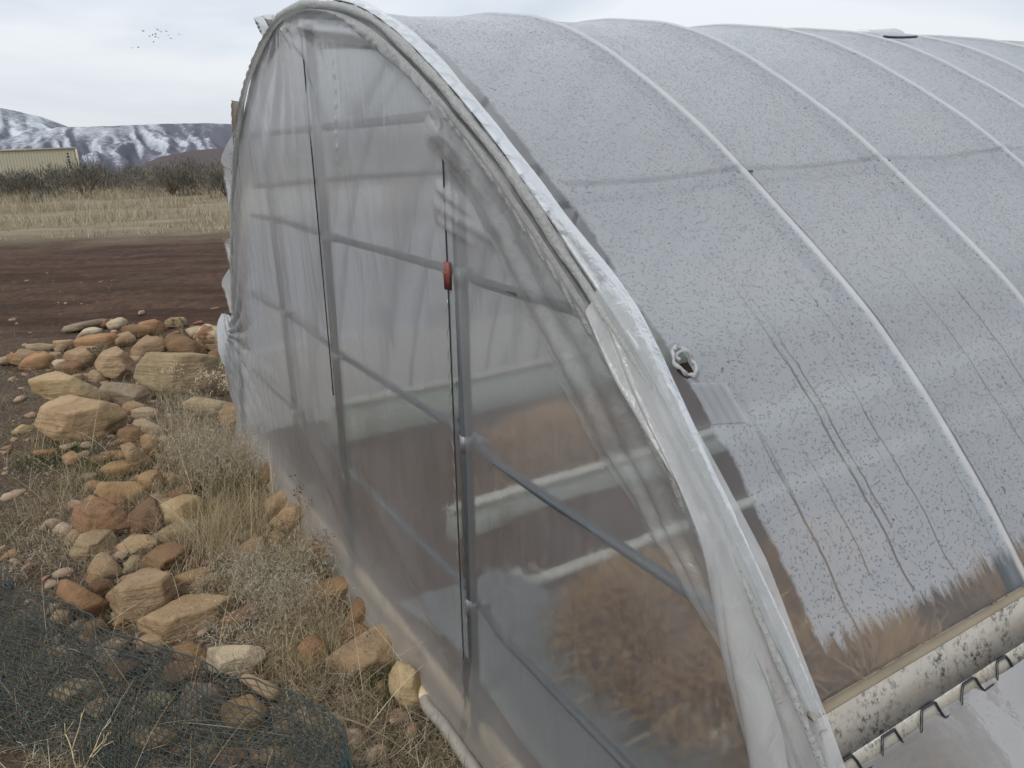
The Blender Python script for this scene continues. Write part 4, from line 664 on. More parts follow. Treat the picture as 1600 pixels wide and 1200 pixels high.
 ('stone','olive',0,(-1.444,2.476,0.020),0.528,0.517,'small olive stone under the left corner of the roof-shaped boulder',[(0.02,-0.049),(-0.034,-0.024),(-0.055,0.002),(-0.038,0.046),(0.004,0.043),(0.048,0.012),(0.05,-0.036)]),
 ('stone','redbrown',0,(-1.514,2.356,0.027),0.571,0.525,'small rusty stone below the orange log-shaped rock',[(0.007,-0.042),(-0.042,-0.008),(-0.03,0.04),(0.026,0.029),(0.045,-0.022)]),
 ('stone','buff',0,(-1.276,2.278,0.019),0.510,0.558,'small pale tan stone below the roof-shaped boulder',[(-0.053,0.019),(-0.029,0.038),(0.028,0.03),(0.058,0.002),(0.035,-0.037),(-0.012,-0.036),(-0.049,-0.011)]),
 ('stone','pink',0,(-2.981,5.831,0.057),0.473,0.239,'small pinkish stone between the square tan block and the grey slab',[(-0.102,0.003),(-0.048,0.058),(0.089,0.04),(0.076,-0.04),(-0.012,-0.068)]),
 ('stone','brown',0,(-3.428,5.764,0.051),0.536,0.234,'small brown stone behind the long pale yellow boulder',[(-0.1,0.006),(-0.07,0.065),(0.04,0.067),(0.1,0.012),(0.089,-0.045),(0.049,-0.073),(-0.075,-0.05)]),
 ('stone','pink',0,(-3.730,6.094,0.047),0.549,0.221,'small pinkish stone behind the left end of the long yellow boulder',[(-0.018,-0.055),(-0.067,-0.021),(-0.058,0.05),(0.019,0.056),(0.062,0.021),(0.069,-0.046)]),
 ('stone','brown',0,(-3.051,6.398,0.051),0.445,0.222,'small brown stone between the round pink rock and the olive boulder',[(-0.104,0.008),(-0.06,0.065),(0.039,0.062),(0.092,0.02),(0.094,-0.048),(-0.001,-0.068),(-0.057,-0.053)]),
 ('stone','buff2',0,(-3.431,6.639,0.054),0.477,0.210,'small tan stone right of the elongated orange rock',[(-0.126,0.007),(-0.077,0.055),(0.059,0.068),(0.112,-0.004),(0.073,-0.069),(-0.047,-0.061)]),
 ('stone','orange',0,(-3.370,7.068,0.049),0.445,0.202,'small rusty stone behind the flat reddish rock',[(-0.121,0.025),(-0.004,0.084),(0.128,0.004),(0.08,-0.07),(-0.093,-0.049)]),
 ('stone','pink',0,(-3.221,7.294,0.039),0.416,0.199,'small pinkish stone right of the flat reddish rock',[(-0.01,0.06),(0.081,0.037),(0.1,-0.01),(0.034,-0.062),(-0.086,-0.032),(-0.105,0.014)]),
 ('stone','pale',0,(-2.818,6.808,0.056),0.393,0.213,'small pale stone behind the reddish pale-topped slab',[(0.107,-0.026),(-0.007,-0.066),(-0.07,-0.035),(-0.111,0.035),(-0.012,0.06),(0.098,0.024)]),
 ('stone','redbrown',0,(-3.895,6.099,0.054),0.568,0.217,'small rusty stone in front of the pinkish far left rock',[(0.1,-0.035),(-0.011,-0.063),(-0.098,0.005),(-0.07,0.058),(0.071,0.038)]),
 ('stone','orange',0,(-4.058,6.126,0.053),0.585,0.214,'small orange stone at the far left end of the heap',[(0.086,-0.015),(0.002,-0.061),(-0.079,-0.02),(-0.061,0.046),(0.052,0.048)]),
 ('stone','buff2',0,(-3.862,6.482,0.055),0.537,0.208,'small tan stone left of the rounded pinkish block',[(0.098,-0.011),(0.049,-0.064),(-0.086,-0.024),(-0.084,0.044),(0.031,0.057)]),
 ('stone','pink',0,(-2.448,4.709,0.053),0.479,0.292,'small pinkish stone below the grey white-rimmed slab',[(0.039,-0.065),(-0.066,-0.028),(-0.069,0.046),(0.005,0.061),(0.086,-0.004)]),
 ('stone','brown',0,(-2.254,4.351,0.040),0.478,0.317,'small brown stone right of the brown red block',[(0.052,0.031),(0.063,-0.038),(-0.012,-0.051),(-0.071,0.01),(-0.039,0.05)]),
 ('stone','redbrown',0,(-2.238,3.900,0.037),0.521,0.344,'small rusty stone left of the pinkish red rock',[(0.012,-0.049),(-0.052,-0.019),(-0.066,0.03),(-0.006,0.045),(0.057,0.015),(0.071,-0.017)]),
 ('stone','buff2',0,(-1.666,3.339,0.027),0.463,0.410,'small tan stone above the pale yellow tan rock',[(0.044,-0.037),(-0.004,-0.04),(-0.051,-0.017),(-0.059,0.019),(-0.041,0.039),(0.014,0.035),(0.064,0.009)]),
 ('stone','redbrown',0,(-1.641,4.444,0.054),0.354,0.325,'small rusty stone above the dark reddish rock on the black pipe',[(0.003,0.07),(0.059,0.04),(0.107,-0.011),(0.058,-0.053),(-0.002,-0.07),(-0.086,-0.028),(-0.085,0.045)]),
 ('stone','buff2',0,(-1.452,3.979,0.049),0.350,0.361,'small tan stone left of the tan pink rock by the pipe',[(0.081,-0.023),(0.018,-0.065),(-0.085,-0.013),(-0.064,0.049),(0.06,0.047)]),
 ('stone','brown',0,(-1.160,2.521,0.020),0.431,0.531,'small brown stone behind the pale flat-topped boulder corner',[(0.026,-0.037),(-0.008,-0.033),(-0.055,0.007),(-0.037,0.03),(0.017,0.03),(0.053,0.001)]),
 ('stone','ochre',0,(-0.870,2.179,0.011),0.380,0.610,'small ochre stone right of the whitest flat boulder',[(-0.018,0.032),(0.031,0.022),(0.049,-0.018),(0.018,-0.033),(-0.034,-0.02),(-0.048,0.02)]),
 ('stone','darkred',0,(-0.407,2.282,0.033),0.177,0.609,'small dark red stone between the film foot and long tan boulder',[(-0.038,-0.012),(-0.025,0.039),(0.004,0.057),(0.029,0.041),(0.036,-0.025),(0.01,-0.049),(-0.016,-0.055)]),
 ('stone','brown',0,(-0.566,2.291,0.015),0.242,0.606,'small brown stone above the long tan boulder',[(-0.004,0.039),(0.039,0.015),(0.053,-0.013),(0.028,-0.036),(-0.021,-0.028),(-0.053,0.002),(-0.039,0.028)]),
]

for i, (nm, kind, big, C, yaw, pit, lab, poly) in enumerate(ROCKS):
    lod = 3 if big else 2
    if big and nm == 'boulder': lod = 1
    Vr, Fr = rock_geo(poly, pit, 300+i*13, lod, 60 if big else 48)
    dn = np.array([-math.sin(yaw)*math.cos(pit), math.cos(yaw)*math.cos(pit), -math.sin(pit)]); r_ = np.array([math.cos(yaw), math.sin(yaw), 0]); u_ = np.cross(r_, dn)
    Vw = Vr[:, :1]*r_+Vr[:, 1:2]*u_-Vr[:, 2:3]*dn
    if kind not in ROCKMAT: ROCKMAT[kind] = mat_rock(kind)
    o = link(nm, mesh_np(nm, Vw, Fr), ROCKMAT[kind], None, C)
    tag(o, lab, 'stone' if nm == 'stone' else nm, 'sandstone rocks heaped beside the greenhouse')
# small rubble and pebbles nobody could count
def rubble():
    D, F = ico(2); b = MB(); r = np.random.default_rng(5); cnt = 0
    while cnt < 520:
        y = 1.6+9.5*r.random()**1.4; t = r.random(); x = -0.50*y+r.normal(0, .28*y**.5) if cnt < 360 else -y*r.uniform(.05, .75)
        if not outside(x, y, .08) or (y > 6.3 and r.random() > .3): continue
        s = (.008+.034*r.random()**3.5)*(1.0 if y > 3 else .75)*(.8 if y > 7 else 1)
        n_ = r.normal(0, 1, (9, 3)); n_ /= np.linalg.norm(n_, axis=1)[:, None]
        R = ((np.clip(D@n_.T, 0, None)/r.uniform(.6, 1, 9))**10).sum(1)+1e-3; R = np.clip(R**(-.1), .3, 1.5)
        v = D*R[:, None]*np.array([s*1.3, s, s*.65]); c_, s_ = math.cos(cnt), math.sin(cnt); v = v@np.array([[c_, s_, 0], [-s_, c_, 0], [0, 0, 1]])
        b.add(v+np.array([x, y, float(gz(x, y))+s*.2]), F); cnt += 1
    M = Mat('mixed_pebbles'); g = M.geo(); cc = M.noise(g, 14, 2)
    return b.build('pebbles', M.done(M.bsdf(M.ramp(cc, [(0.3, (.22, .11, .065)), (0.5, (.27, .19, .13)), (0.7, (.36, .28, .20))]), .9, M.bump(M.noise(g, 120, 4), .5, .004))))
tag(rubble(), kind='stuff')
# ---------------------------------------------------------------- near grass and thatch
def scatter(n, y0=1.25, y1=7.7, xl=-.80):
    y = y0*(y1/y0)**rng.random(n); x = y*(xl+rng.random(n)*(0.30-xl)); k = outside(x, y, .03); return x[k], y[k]
ROCK_C = np.array([r[3] for r in ROCKS]); ROCK_R = np.array([0.36*math.sqrt(np.ptp(np.array(r[7])[:, 0])*np.ptp(np.array(r[7])[:, 1])) for r in ROCKS])
def off_rocks(x, y, f=1.0):
    d = np.hypot(x[:, None]-ROCK_C[None, :, 0], y[:, None]-ROCK_C[None, :, 1]); return (d > ROCK_R[None]*f).all(1)
def sel(k, *a): return [q[k] for q in a]
x, y = scatter(120000)
d = fbm(x*2.2, y*2.2, 51, 4); bare = sstep(-.66, -.74, x/(y+.6))*0.75+sstep(6.0, 7.4, y)*.8
k = (rng.random(len(x)) < sstep(.30, .55, d)*(1-np.clip(bare, 0, .93))) & off_rocks(x, y, .9); x, y = sel(k, x, y); N = len(x)
ln = 0.035+0.085*rng.random(N)**1.6
tag(blades('dry_thatch', np.stack([x, y, gz(x, y)+.002+.03*rng.random(N)**2], 1), rng.random(N)*6.28, ln, 0.9+.75*rng.random(N), rng.normal(.2, .7, N), .0011+.0012*rng.random(N), np.clip(rng.normal(.48, .26, N), 0, 1), M_THATCH, 3), kind='stuff')
TUFTS = [(-1.34, 3.0, .22, .27, 700), (-1.30, 3.22, .30, .25, 650), (-1.22, 2.78, .20, .24, 500), (-1.02, 2.87, .26, .17, 600), (-0.82, 2.8, .14, .2, 700), (-1.17, 3.1, .28, .22, 600), (-0.78, 2.45, .15, .16, 700), (-0.66, 2.28, .14, .13, 500), (-0.83, 2.26, .16, .15, 800),
         (-1.70, 4.05, .34, .22, 900), (-1.95, 4.5, .32, .22, 800), (-1.53, 3.92, .28, .24, 800), (-1.38, 3.62, .26, .20, 700), (-2.2, 4.95, .25, .2, 700), (-1.62, 3.59, .3, .2, 800), (-1.95, 4.0, .14, .2, 500), (-1.75, 3.35, .12, .14, 300),
         (-0.97, 2.58, .18, .13, 700), (-1.07, 2.59, .15, .12, 600), (-0.5, 1.9, .14, .10, 350), (-0.73, 2.12, .16, .14, 650), (-2.2, 3.58, .25, .15, 500), (-2.72, 4.22, .25, .14, 400), (-2.23, 3.24, .25, .12, 350), (-1.92, 2.98, .22, .13, 400), (-2.92, 5.62, .3, .14, 400), (-2.78, 6.9, .5, .16, 600), (-3.5, 6.7, .4, .14, 300), (-2.6, 6.3, .3, .16, 400), (-3.4, 5.9, .3, .12, 300), (-1.1, 1.75, .4, .12, 500), (-0.25, 1.6, .2, .08, 250), (-1.7, 2.3, .3, .12, 400)]
P = []; H = []
for tx, ty, R, h, n in TUFTS:
    q = rng.normal(0, .5, (n, 2))*R; P.append(q+[tx, ty]); H.append(np.full(n, h)*(.35+.75*rng.random(n)))
P = np.concatenate(P); H = np.concatenate(H); k = outside(P[:, 0], P[:, 1], .015) & off_rocks(P[:, 0], P[:, 1], .95); x, y, H = P[k, 0], P[k, 1], H[k]; N = len(x)
tag(blades('straw_tufts', np.stack([x, y, gz(x, y)-.005], 1), rng.random(N)*6.28, H, .1+.7*rng.random(N), rng.normal(.7, .6, N), .0010+.0012*rng.random(N), np.clip(rng.normal(.52, .24, N), 0, 1), M_STRAW, 4), kind='stuff')
# pale curled seed heads of cheatgrass over the tufts
P = []; Z = []
for tx, ty, R, h, n in [(-1.0, 2.6, .24, .10, 2600), (-0.86, 2.45, .18, .08, 1300), (-1.65, 3.9, .35, .18, 2600), (-1.45, 3.6, .28, .17, 1700), (-1.9, 4.45, .3, .17, 1400), (-.95, 2.2, .2, .09, 900), (-.75, 2.75, .16, .12, 800), (-2.1, 4.9, .25, .12, 700), (-2.0, 2.9, .3, .06, 500), (-1.25, 1.9, .4, .05, 700), (-2.45, 3.9, .4, .06, 600), (-2.8, 6.4, .5, .08, 600)]:
    q = rng.normal(0, .5, (n, 2))*R; P.append(q+[tx, ty]); Z.append(h*(.35+.8*rng.random(n)))
P = np.concatenate(P); Z = np.concatenate(Z); k = outside(P[:, 0], P[:, 1], .02) & off_rocks(P[:, 0], P[:, 1], .85); x, y, Z = P[k, 0], P[k, 1], Z[k]; N = len(x)
tag(blades('cheatgrass_seed_heads', np.stack([x, y, gz(x, y)+Z], 1), rng.random(N)*6.28, .018+.03*rng.random(N), .4+1.2*rng.random(N), 1.2+1.2*rng.random(N), .0013+.0016*rng.random(N), rng.random(N), M_FUZZ, 3), kind='stuff')
x, y = scatter(26000, 1.3, 6.8); g = fbm(x*2.6+9, y*2.6, 57, 3)
k = (rng.random(len(x)) < sstep(.52, .68, g)) & off_rocks(x, y, .85); x, y = sel(k, x, y); N = len(x)
q = np.concatenate([rng.normal(0, .5, (n, 2))*R+[a, b] for a, b, R, n in [(-2.55, 4.0, .22, 900), (-2.2, 3.75, .25, 900), (-1.4, 3.55, .18, 900), (-1.6, 3.75, .15, 500), (-.38, 1.98, .08, 350), (-.45, 2.05, .1, 250), (-.3, 1.75, .15, 250), (-2.85, 6.6, .3, 600)]])
q = q[outside(q[:, 0], q[:, 1], .03)]; x = np.concatenate([x, q[:, 0]]); y = np.concatenate([y, q[:, 1]]); N = len(x)
tag(blades('green_grass', np.stack([x, y, gz(x, y)-.003], 1), rng.random(N)*6.28, .03+.07*rng.random(N), .1+.6*rng.random(N), rng.random(N)*.9, .0014+.0014*rng.random(N), rng.random(N), M_GREEN, 3), kind='stuff')
# long single stems arching over stones and thatch
x, y = scatter(420, 1.4, 6.5, -.85); N = len(x)
tag(blades('long_dry_stems', np.stack([x, y, gz(x, y)], 1), rng.random(N)*6.28, .18+.30*rng.random(N), .3+.8*rng.random(N), rng.random(N)*1.0, .0018+.0012*rng.random(N), .5+.5*rng.random(N), M_STRAW, 8), kind='stuff')
# ---------------------------------------------------------------- dry weeds
M_SEED = mat_plain('pale_seed_heads', (.58, .50, .36), .9); M_DSEED = mat_plain('dark_seed_heads', (.12, .08, .055), .9)
M_STEM = mat_plain('brown_weed_stem', (.20, .13, .085), .9); M_PSTEM = mat_plain('straw_weed_stem', (.50, .40, .24), .9)
OCT_V = np.array([(1, 0, 0), (-1, 0, 0), (0, 1, 0), (0, -1, 0), (0, 0, 1), (0, 0, -1)], float); OCT_F = np.array([(0, 2, 4), (2, 1, 4), (1, 3, 4), (3, 0, 4), (2, 0, 5), (1, 2, 5), (3, 1, 5), (0, 3, 5)])
def weed(x, y, h, lab, seed, spread=.5, depth=4, seedmat=M_SEED, stem=M_STEM, lean=(0, 0), hs=.0035, n0=4, wr=.0016):
    r = random.Random(seed); root = link('dried_weed', None); root.location = (x, y, float(gz(x, y))-.01); tag(root, lab, 'weed', 'dry weeds standing beside the greenhouse wall')
    b = MB(); s = MB()
    def br(p, d, L, k, w):
        P = [np.array(p)]; dd = np.array(d, float)
        for _ in range(3): dd = dd+np.array([r.gauss(0, .10), r.gauss(0, .10), .04]); dd /= np.linalg.norm(dd); P.append(P[-1]+dd*L/3)
        b.tube(P, np.linspace(w, w*.7, 4), 4)
        if k == 0:
            for _ in range(r.randint(1, 3)):
                e = P[-1]+np.array([r.gauss(0, .006), r.gauss(0, .006), r.gauss(0, .006)]); s.add(OCT_V*hs*r.uniform(.6, 1.3)+e, OCT_F)
            return
        for j in range(r.randint(2, 3)):
            v = dd+np.array([r.gauss(0, spread), r.gauss(0, spread), r.gauss(.1, spread*.4)]); v /= np.linalg.norm(v); br(P[-1] if j < 2 else P[2], v, L*r.uniform(.55, .85), k-1, w*.7)
    for j in range(n0):
        v = np.array([r.gauss(lean[0], .25), r.gauss(lean[1], .25), 1]); v /= np.linalg.norm(v); br((0, 0, 0), v, h*.38, depth, wr)
    b.build('stem', stem, root); o = s.build('seed_heads', seedmat, root, False); o['kind'] = 'stuff'
weed(-1.72, 4.62, .36, 'tall branching weed with white seed dots against the plastic film', 1, depth=4, n0=4)
weed(-2.25, 5.02, .30, 'branching weed with white seed dots in front of the wide olive boulder', 2, depth=4, n0=4)
weed(-2.0, 4.85, .26, 'smaller white-dotted weed between the olive boulder and the film', 3, depth=4, n0=3)
weed(-1.92, 5.15, .30, 'white-dotted weed at the foot of the gathered plastic bundle', 8, depth=4, n0=3)
weed(-1.55, 4.35, .24, 'thin white-dotted weed beside the pinkish rock touching the film', 9, depth=3, n0=3)
weed(-0.80, 2.74, .19, 'dark-headed weed leaning over the lower end of the black pipe', 4, seedmat=M_DSEED, depth=3, n0=3, lean=(.1, 0), hs=.003)
weed(-0.95, 3.02, .26, 'dark-headed slender weed beside the two stacked tan blocks', 5, .35, 3, M_DSEED, M_STEM, (.1, -.1), .0026, 2)
weed(-0.98, 3.2, .30, 'single pale stalk with a drooping head against the lower film', 6, .18, 2, M_FUZZ, M_PSTEM, (.02, 0), .005, 1, .0014)
weed(-0.5, 2.1, .22, 'single pale oat stalk in front of the film near the long tan boulder', 7, .2, 2, M_FUZZ, M_PSTEM, (.05, 0), .0045, 1, .0013)
weed(-2.52, 3.98, .17, 'pair of thick straw stalks in front of the largest flat-topped boulder', 10, .06, 1, M_FUZZ, M_PSTEM, (0, 0), .003, 2, .003)
weed(-1.25, 1.72, .22, 'forked pale stalk among thatch at the bottom left of the netting', 11, .45, 2, M_FUZZ, M_PSTEM, (.1, .2), .003, 2, .0028)
weed(-3.0, 6.9, .22, 'sparse grey weed at the dirt road edge behind the heap', 12, .5, 3, M_FUZZ, M_PSTEM, (0, 0), .006, 4, .0022)
weed(-2.35, 6.6, .28, 'sparse grey weed beside the far corner of the plastic bundle', 13, .4, 3, M_FUZZ, M_PSTEM, (0, 0), .006, 4, .0022)
weed(-3.25, 5.9, .20, 'low bleached weed in front of the pale flat slab', 14, .6, 3, M_FUZZ, M_PSTEM, (0, 0), .006, 5, .0022)
# ---------------------------------------------------------------- green plastic netting
def build_net():
    M = Mat('green_plastic_mesh'); n = M.noise(M.coord(), 9, 3)
    m = M.done(M.bsdf(M.mix(n, (.011, .024, .024), (.024, .044, .043)), .42, spec=.5))
    E = np.array([(-2.22, 2.67), (-1.93, 2.51), (-1.79, 2.44), (-1.64, 2.38), (-1.45, 2.28), (-1.32, 2.18), (-1.17, 2.08), (-1.03, 2.0), (-.93, 1.94), (-.79, 1.9), (-.68, 1.84), (-.57, 1.76), (-.49, 1.67), (-.45, 1.56)])
    B = np.array([(-1.69, 1.87), (-1.51, 1.82), (-1.38, 1.78), (-1.29, 1.75), (-1.16, 1.68), (-.98, 1.58), (-.8, 1.54), (-.65, 1.51), (-.52, 1.5), (-.42, 1.52)])
    def par(Pl, u):
        s = np.concatenate([[0], np.cumsum(np.hypot(*np.diff(Pl, axis=0).T))]); s /= s[-1]
        return np.stack([np.interp(u, s, Pl[:, 0]), np.interp(u, s, Pl[:, 1])], -1)
    def surf(u, v, lay):
        e = par(E, u); q = par(B, u); p = e+(q-e)*v[..., None]
        rk = 0
        for c_, r_ in zip(ROCK_C, ROCK_R):
            if c_[1] < 2.6: rk = np.maximum(rk, (c_[2]+r_*.75)*np.exp(-(((p[..., 0]-c_[0])**2+(p[..., 1]-c_[1])**2)/(r_*1.5)**2)))
        z = np.maximum(.05+.09*(1-v)**1.5, rk)+(fbm(p[..., 0]*5+lay*9, p[..., 1]*5, 70+lay, 3)-.5)*.07+lay*(-.012)
        j = (fbm(p[..., 0]*4+lay*5, p[..., 1]*4+3, 75+lay, 3)-.5)*.09
        return np.stack([p[..., 0]+j, p[..., 1]+j*.6, np.maximum(z, .012)], -1)
    root = link('plastic_netting', None); root.location = (-1.4, 2.0, 0); tag(root, 'crumpled dark green plastic mesh netting spread over rocks in the foreground', 'netting')
    off = np.array(root.location)
    def layer(name, v0, v1, nu, nv, lay, skew, u0=0., u1=1.):
        b = MB(); t = np.linspace(0, 1, 90)
        for i in range(nu+1):
            uu = u0+(u1-u0)*i/nu; tt = np.linspace(0, 1, 34); u = np.clip(uu+skew*tt, 0, 1); P = surf(u, v0+(v1-v0)*tt, lay)-off
            V, F = tube_arr(P, .0015, 4); b.add(V, F)
        for j in range(nv+1):
            vv = v0+(v1-v0)*j/nv; P = surf(u0+(u1-u0)*t, np.full(90, vv), lay)-off
            V, F = tube_arr(P, .0015, 4); b.add(V, F)
        return b.build(name, m, root)
    layer('mesh_layer', 0, 1.0, 60, 19, 0, .10); layer('mesh_layer', .16, .97, 58, 15, 1, -.16)
    b = MB(); t = np.linspace(0, 1, 120); b.tube(surf(t, np.zeros(120), 0)-off, .0026, 6); b.build('edge_cord', m, root)
    b = MB(); b.tube(surf(t, np.full(120, .16), 1)-off, .002, 6); b.build('fold_cord', m, root)
    # corner folded back at the photo edge
    b = MB(); a0 = np.array([(-2.4, 2.82), (-2.15, 2.71), (-2.01, 2.63), (-1.86, 2.49)]); a1 = np.array([(-2.3, 2.5), (-2.08, 2.44), (-1.97, 2.43), (-1.84, 2.44)])
    for i in range(20):
        u = np.full(8, i/19); e, q = par(a0, u), par(a1, u); v = np.linspace(0, 1, 8)[:, None]; p = e+(q-e)*v
        V, F = tube_arr(np.column_stack([p, .15+.02*np.sin(9*v[:, 0]+i*.4)])-off, .00135, 4); b.add(V, F)
    for j in range(9):
        u = np.linspace(0, 1, 30); e, q = par(a0, u), par(a1, u); p = e+(q-e)*j/8
        V, F = tube_arr(np.column_stack([p, .15+.02*np.sin(9*j/8+u*7.6)])-off, .0028 if j == 0 else .00135, 4); b.add(V, F)
    b.build('folded_corner', m, root)
build_net()
# ---------------------------------------------------------------- pipes along the wall foot
def pipe_pts(P, z, n=40):
    P = np.array(P); s = np.concatenate([[0], np.cumsum(np.hypot(*np.diff(P, axis=0).T))]); t = np.linspace(0, s[-1], n)
    return np.column_stack([np.interp(t, s, P[:, 0]), np.interp(t, s, P[:, 1]), np.full(n, z)])
wp = link('white_pipe', None); wp.location = (-.2, 1.8, 0); tag(wp, 'weathered white plastic water pipe with a coupling beside the film foot', 'pipe')
mw = mat_plain('weathered_white_plastic', (.24, .222, .192), .45, 30, .3, .2)
P = pipe_pts([(-.40, 2.16), (-.355, 2.05), (-.315, 1.96), (-.285, 1.89), (-.235, 1.82), (-.19, 1.74), (-.14, 1.65), (-.05, 1.48)], .035)-np.array([-.2, 1.8, 0])
b = MB(); b.tube(P, .019, 14); b.build('tube', mw, wp)
b = MB(); b.tube(P[9:14], [.0235, .0235, .0235, .0235, .0235], 14); b.build('coupling', mat_plain('cream_plastic', (.52, .42, .28), .4, 20, .12, .1), wp)
bp = link('black_pipe', None); bp.location = (-1.1, 3.4, 0); tag(bp, 'dark blue-black plastic pipe showing between rocks and the film foot', 'pipe')
P = pipe_pts([(-1.70, 4.62), (-1.53, 4.30), (-1.36, 3.96), (-1.17, 3.56), (-.94, 3.11), (-.86, 2.96), (-.65, 2.58), (-.53, 2.36), (-.46, 2.24)], .04, 60)-np.array([-1.1, 3.4, 0])
b = MB(); b.tube(P, .021, 12); b.build('tube', mat_plain('black_polyethylene', (.030, .038, .050), .35, 10, .2, .05, .5), bp)
# ---------------------------------------------------------------- greenhouse
GH = link('greenhouse', None); GH.location = (nW[0]*C0, nW[1]*C0, 0); GH.rotation_euler = (0, 0, WALL_ANG)
tag(GH, 'long arched hoop greenhouse covered in cloudy plastic film wet with condensation', 'greenhouse')
PROF = np.array([(-.12, -.02), (-.27, .4), (-.40, .66), (-.515, .84), (-.575, .92), (-.64, 1.01), (-.775, 1.17), (-.905, 1.3), (-1.03, 1.40), (-1.10, 1.452), (-1.235, 1.555), (-1.36, 1.645), (-1.52, 1.742), (-1.71, 1.846), (-1.88, 1.92), (-2.06, 1.975), (-2.34, 2.022), (-2.52, 2.035), (-2.68, 2.030), (-2.92, 1.975), (-3.18, 1.875), (-3.48, 1.69), (-3.72, 1.46), (-3.90, 1.22), (-4.06, .95), (-4.22, .65), (-4.36, .35), (-4.48, -.02)])
def smooth_curve(P, n):
    s = np.concatenate([[0], np.cumsum(np.hypot(*np.diff(P, axis=0).T))]); t = np.linspace(0, s[-1], n*4)
    Q = np.stack([np.interp(t, s, P[:, 0]), np.interp(t, s, P[:, 1])], 1); k = 61; w_ = np.hanning(k+2)[1:-1]; w_ /= w_.sum()
    pad = np.concatenate([2*Q[:1]-Q[k//2:0:-1], Q, 2*Q[-1:]-Q[-2:-k//2-1:-1]])
    Q = np.stack([np.convolve(pad[:, i], w_, 'valid') for i in (0, 1)], 1)
    s = np.concatenate([[0], np.cumsum(np.hypot(*np.diff(Q, axis=0).T))]); t = np.linspace(0, s[-1], n)
    return np.stack([np.interp(t, s, Q[:, 0]), np.interp(t, s, Q[:, 1])], 1), t
ARC, AV = smooth_curve(PROF, 500)
def arc(v): return np.stack([np.interp(v, AV, ARC[:, 0]), np.interp(v, AV, ARC[:, 1])], -1)
def arcn(v):
    t = arc(np.asarray(v)+.01)-arc(np.asarray(v)-.01); t /= np.linalg.norm(t, axis=-1, keepdims=True)
    return np.stack([t[..., 1], -t[..., 0]], -1), t        # outward normal (s grows outward on the near side), tangent
VTOT = AV[-1]
def v_of_z(z): i = np.where(ARC[:250, 1] >= z)[0][0]; return float(AV[i])
def v_of_z_far(z): i = np.where(ARC[250:, 1] <= z)[0][0]+250; return float(AV[i])
V_HIP = v_of_z(.855); V_PURLIN = v_of_z(1.562); HOLE = (.088, v_of_z(1.285))
HOOPS = [0, .57, 1.06, 1.62, 2.02, 2.42]+[2.42+.5*i for i in range(1, 15)]; LEN = HOOPS[-1]
M_GALV = mat_metal('galvanised_steel', (.13, .148, .162), .5)
M_CLAMP = mat_metal('zinc_clamp', (.27, .29, .31), .55); M_CHAN = mat_metal('aluminium_channel', (.5, .5, .5), .4); M_WIRE = mat_plain('black_coated_wire', (.015, .016, .02), .35, spec=.6)
M_END = mat_end_film()
# hoops
for i, d in enumerate(HOOPS):
    v = np.linspace(0, VTOT, 120); p = arc(v); n_, _ = arcn(v); q = p-n_*.021
    b = MB(); b.tube(np.column_stack([q[:, 0], np.full(120, d+(.018 if i == 0 else 0)), q[:, 1]]), .0155, 8); b.build('hoop', M_GALV, GH)
for s_, z_ in ((-1.262, 1.565), (-2.52, 1.985), (-3.62, 1.52)):
    b = MB(); b.tube([(s_-.014, .09, z_-.045), (s_-.010, .57, z_-.033), (s_-.010, LEN, z_-.033)], .0125, 8); b.build('purlin', M_GALV, GH)
    if s_ > -2:
        for d in HOOPS[1:6]:
            c = MB(); c.box((s_, d+.005, z_-.022), (.024, .024, .016)); c.build('cross_clamp', M_GALV, GH)
# end wall posts, rails and top bar
for s0, s1, zt in ((-1.545, -1.625, 1.70), (-2.455, -2.63, 1.985), (-3.36, -3.42, 1.72)):
    dp = .085 if s0 < -3 else .0185; b = MB(); b.tube([(s0+.018, dp, zt), ((s0+s1)/2+.018, dp, zt/2), (s1+.018, dp, -.03)], .0165, 12); b.build('end_post', M_GALV, GH)
for z_, a_, e_ in ((1.352, -3.8, -1.06), (.94, -4.05, -.72), (.47, -4.3, -.40)):
    b = MB(); b.tube([(a_, .115, z_-.015), (-3.38, .115, z_-.008), (-2.5, .050, z_), (-1.62, .048, z_), (-1.44, .018, z_), (-1.2, .0135, z_), (e_, .0135, z_)], .0112, 10); b.build('end_rail', M_GALV, GH)
    for s0, s1, zt in ((-1.545, -1.625, 1.70), (-2.455, -2.63, 1.985), (-3.36, -3.42, 1.72)):
        sp = s1+(s0-s1)*z_/zt+.018; c = MB(); dp = .0665 if s0 < -3 else 0; c.tube([(sp, .0185+dp, z_-.022), (sp, .0185+dp, z_+.022)], .0178, 12); c.tube([(sp-.028, .050+dp, z_), (sp+.028, .050+dp, z_)], .0152, 10); c.tube([(sp+.012, .024+dp, z_), (sp+.012, .075+dp, z_)], .004, 6); c.build('rail_clamp', M_CLAMP, GH)
b = MB(); b.tube([(-3.4, .05, 1.69), (-1.57, .05, 1.70)], .0125, 10); b.build('top_bar', M_GALV, GH)
# red clip on the post
M_RED = mat_plain('red_plastic', (.19, .065, .05), .45, 40, .25, .2)
b = MB()
for sx in (-.007, .007): b.tube([(-1.563+sx*.9, -.006, 1.385), (-1.563+sx, -.007, 1.357), (-1.568+sx, -.005, 1.322)], [.0055, .007, .006], 8)
b.tube([(-1.574, -.010, 1.360), (-1.556, -.010, 1.360)], .004, 6)
b.build('red_clip', M_RED, GH)
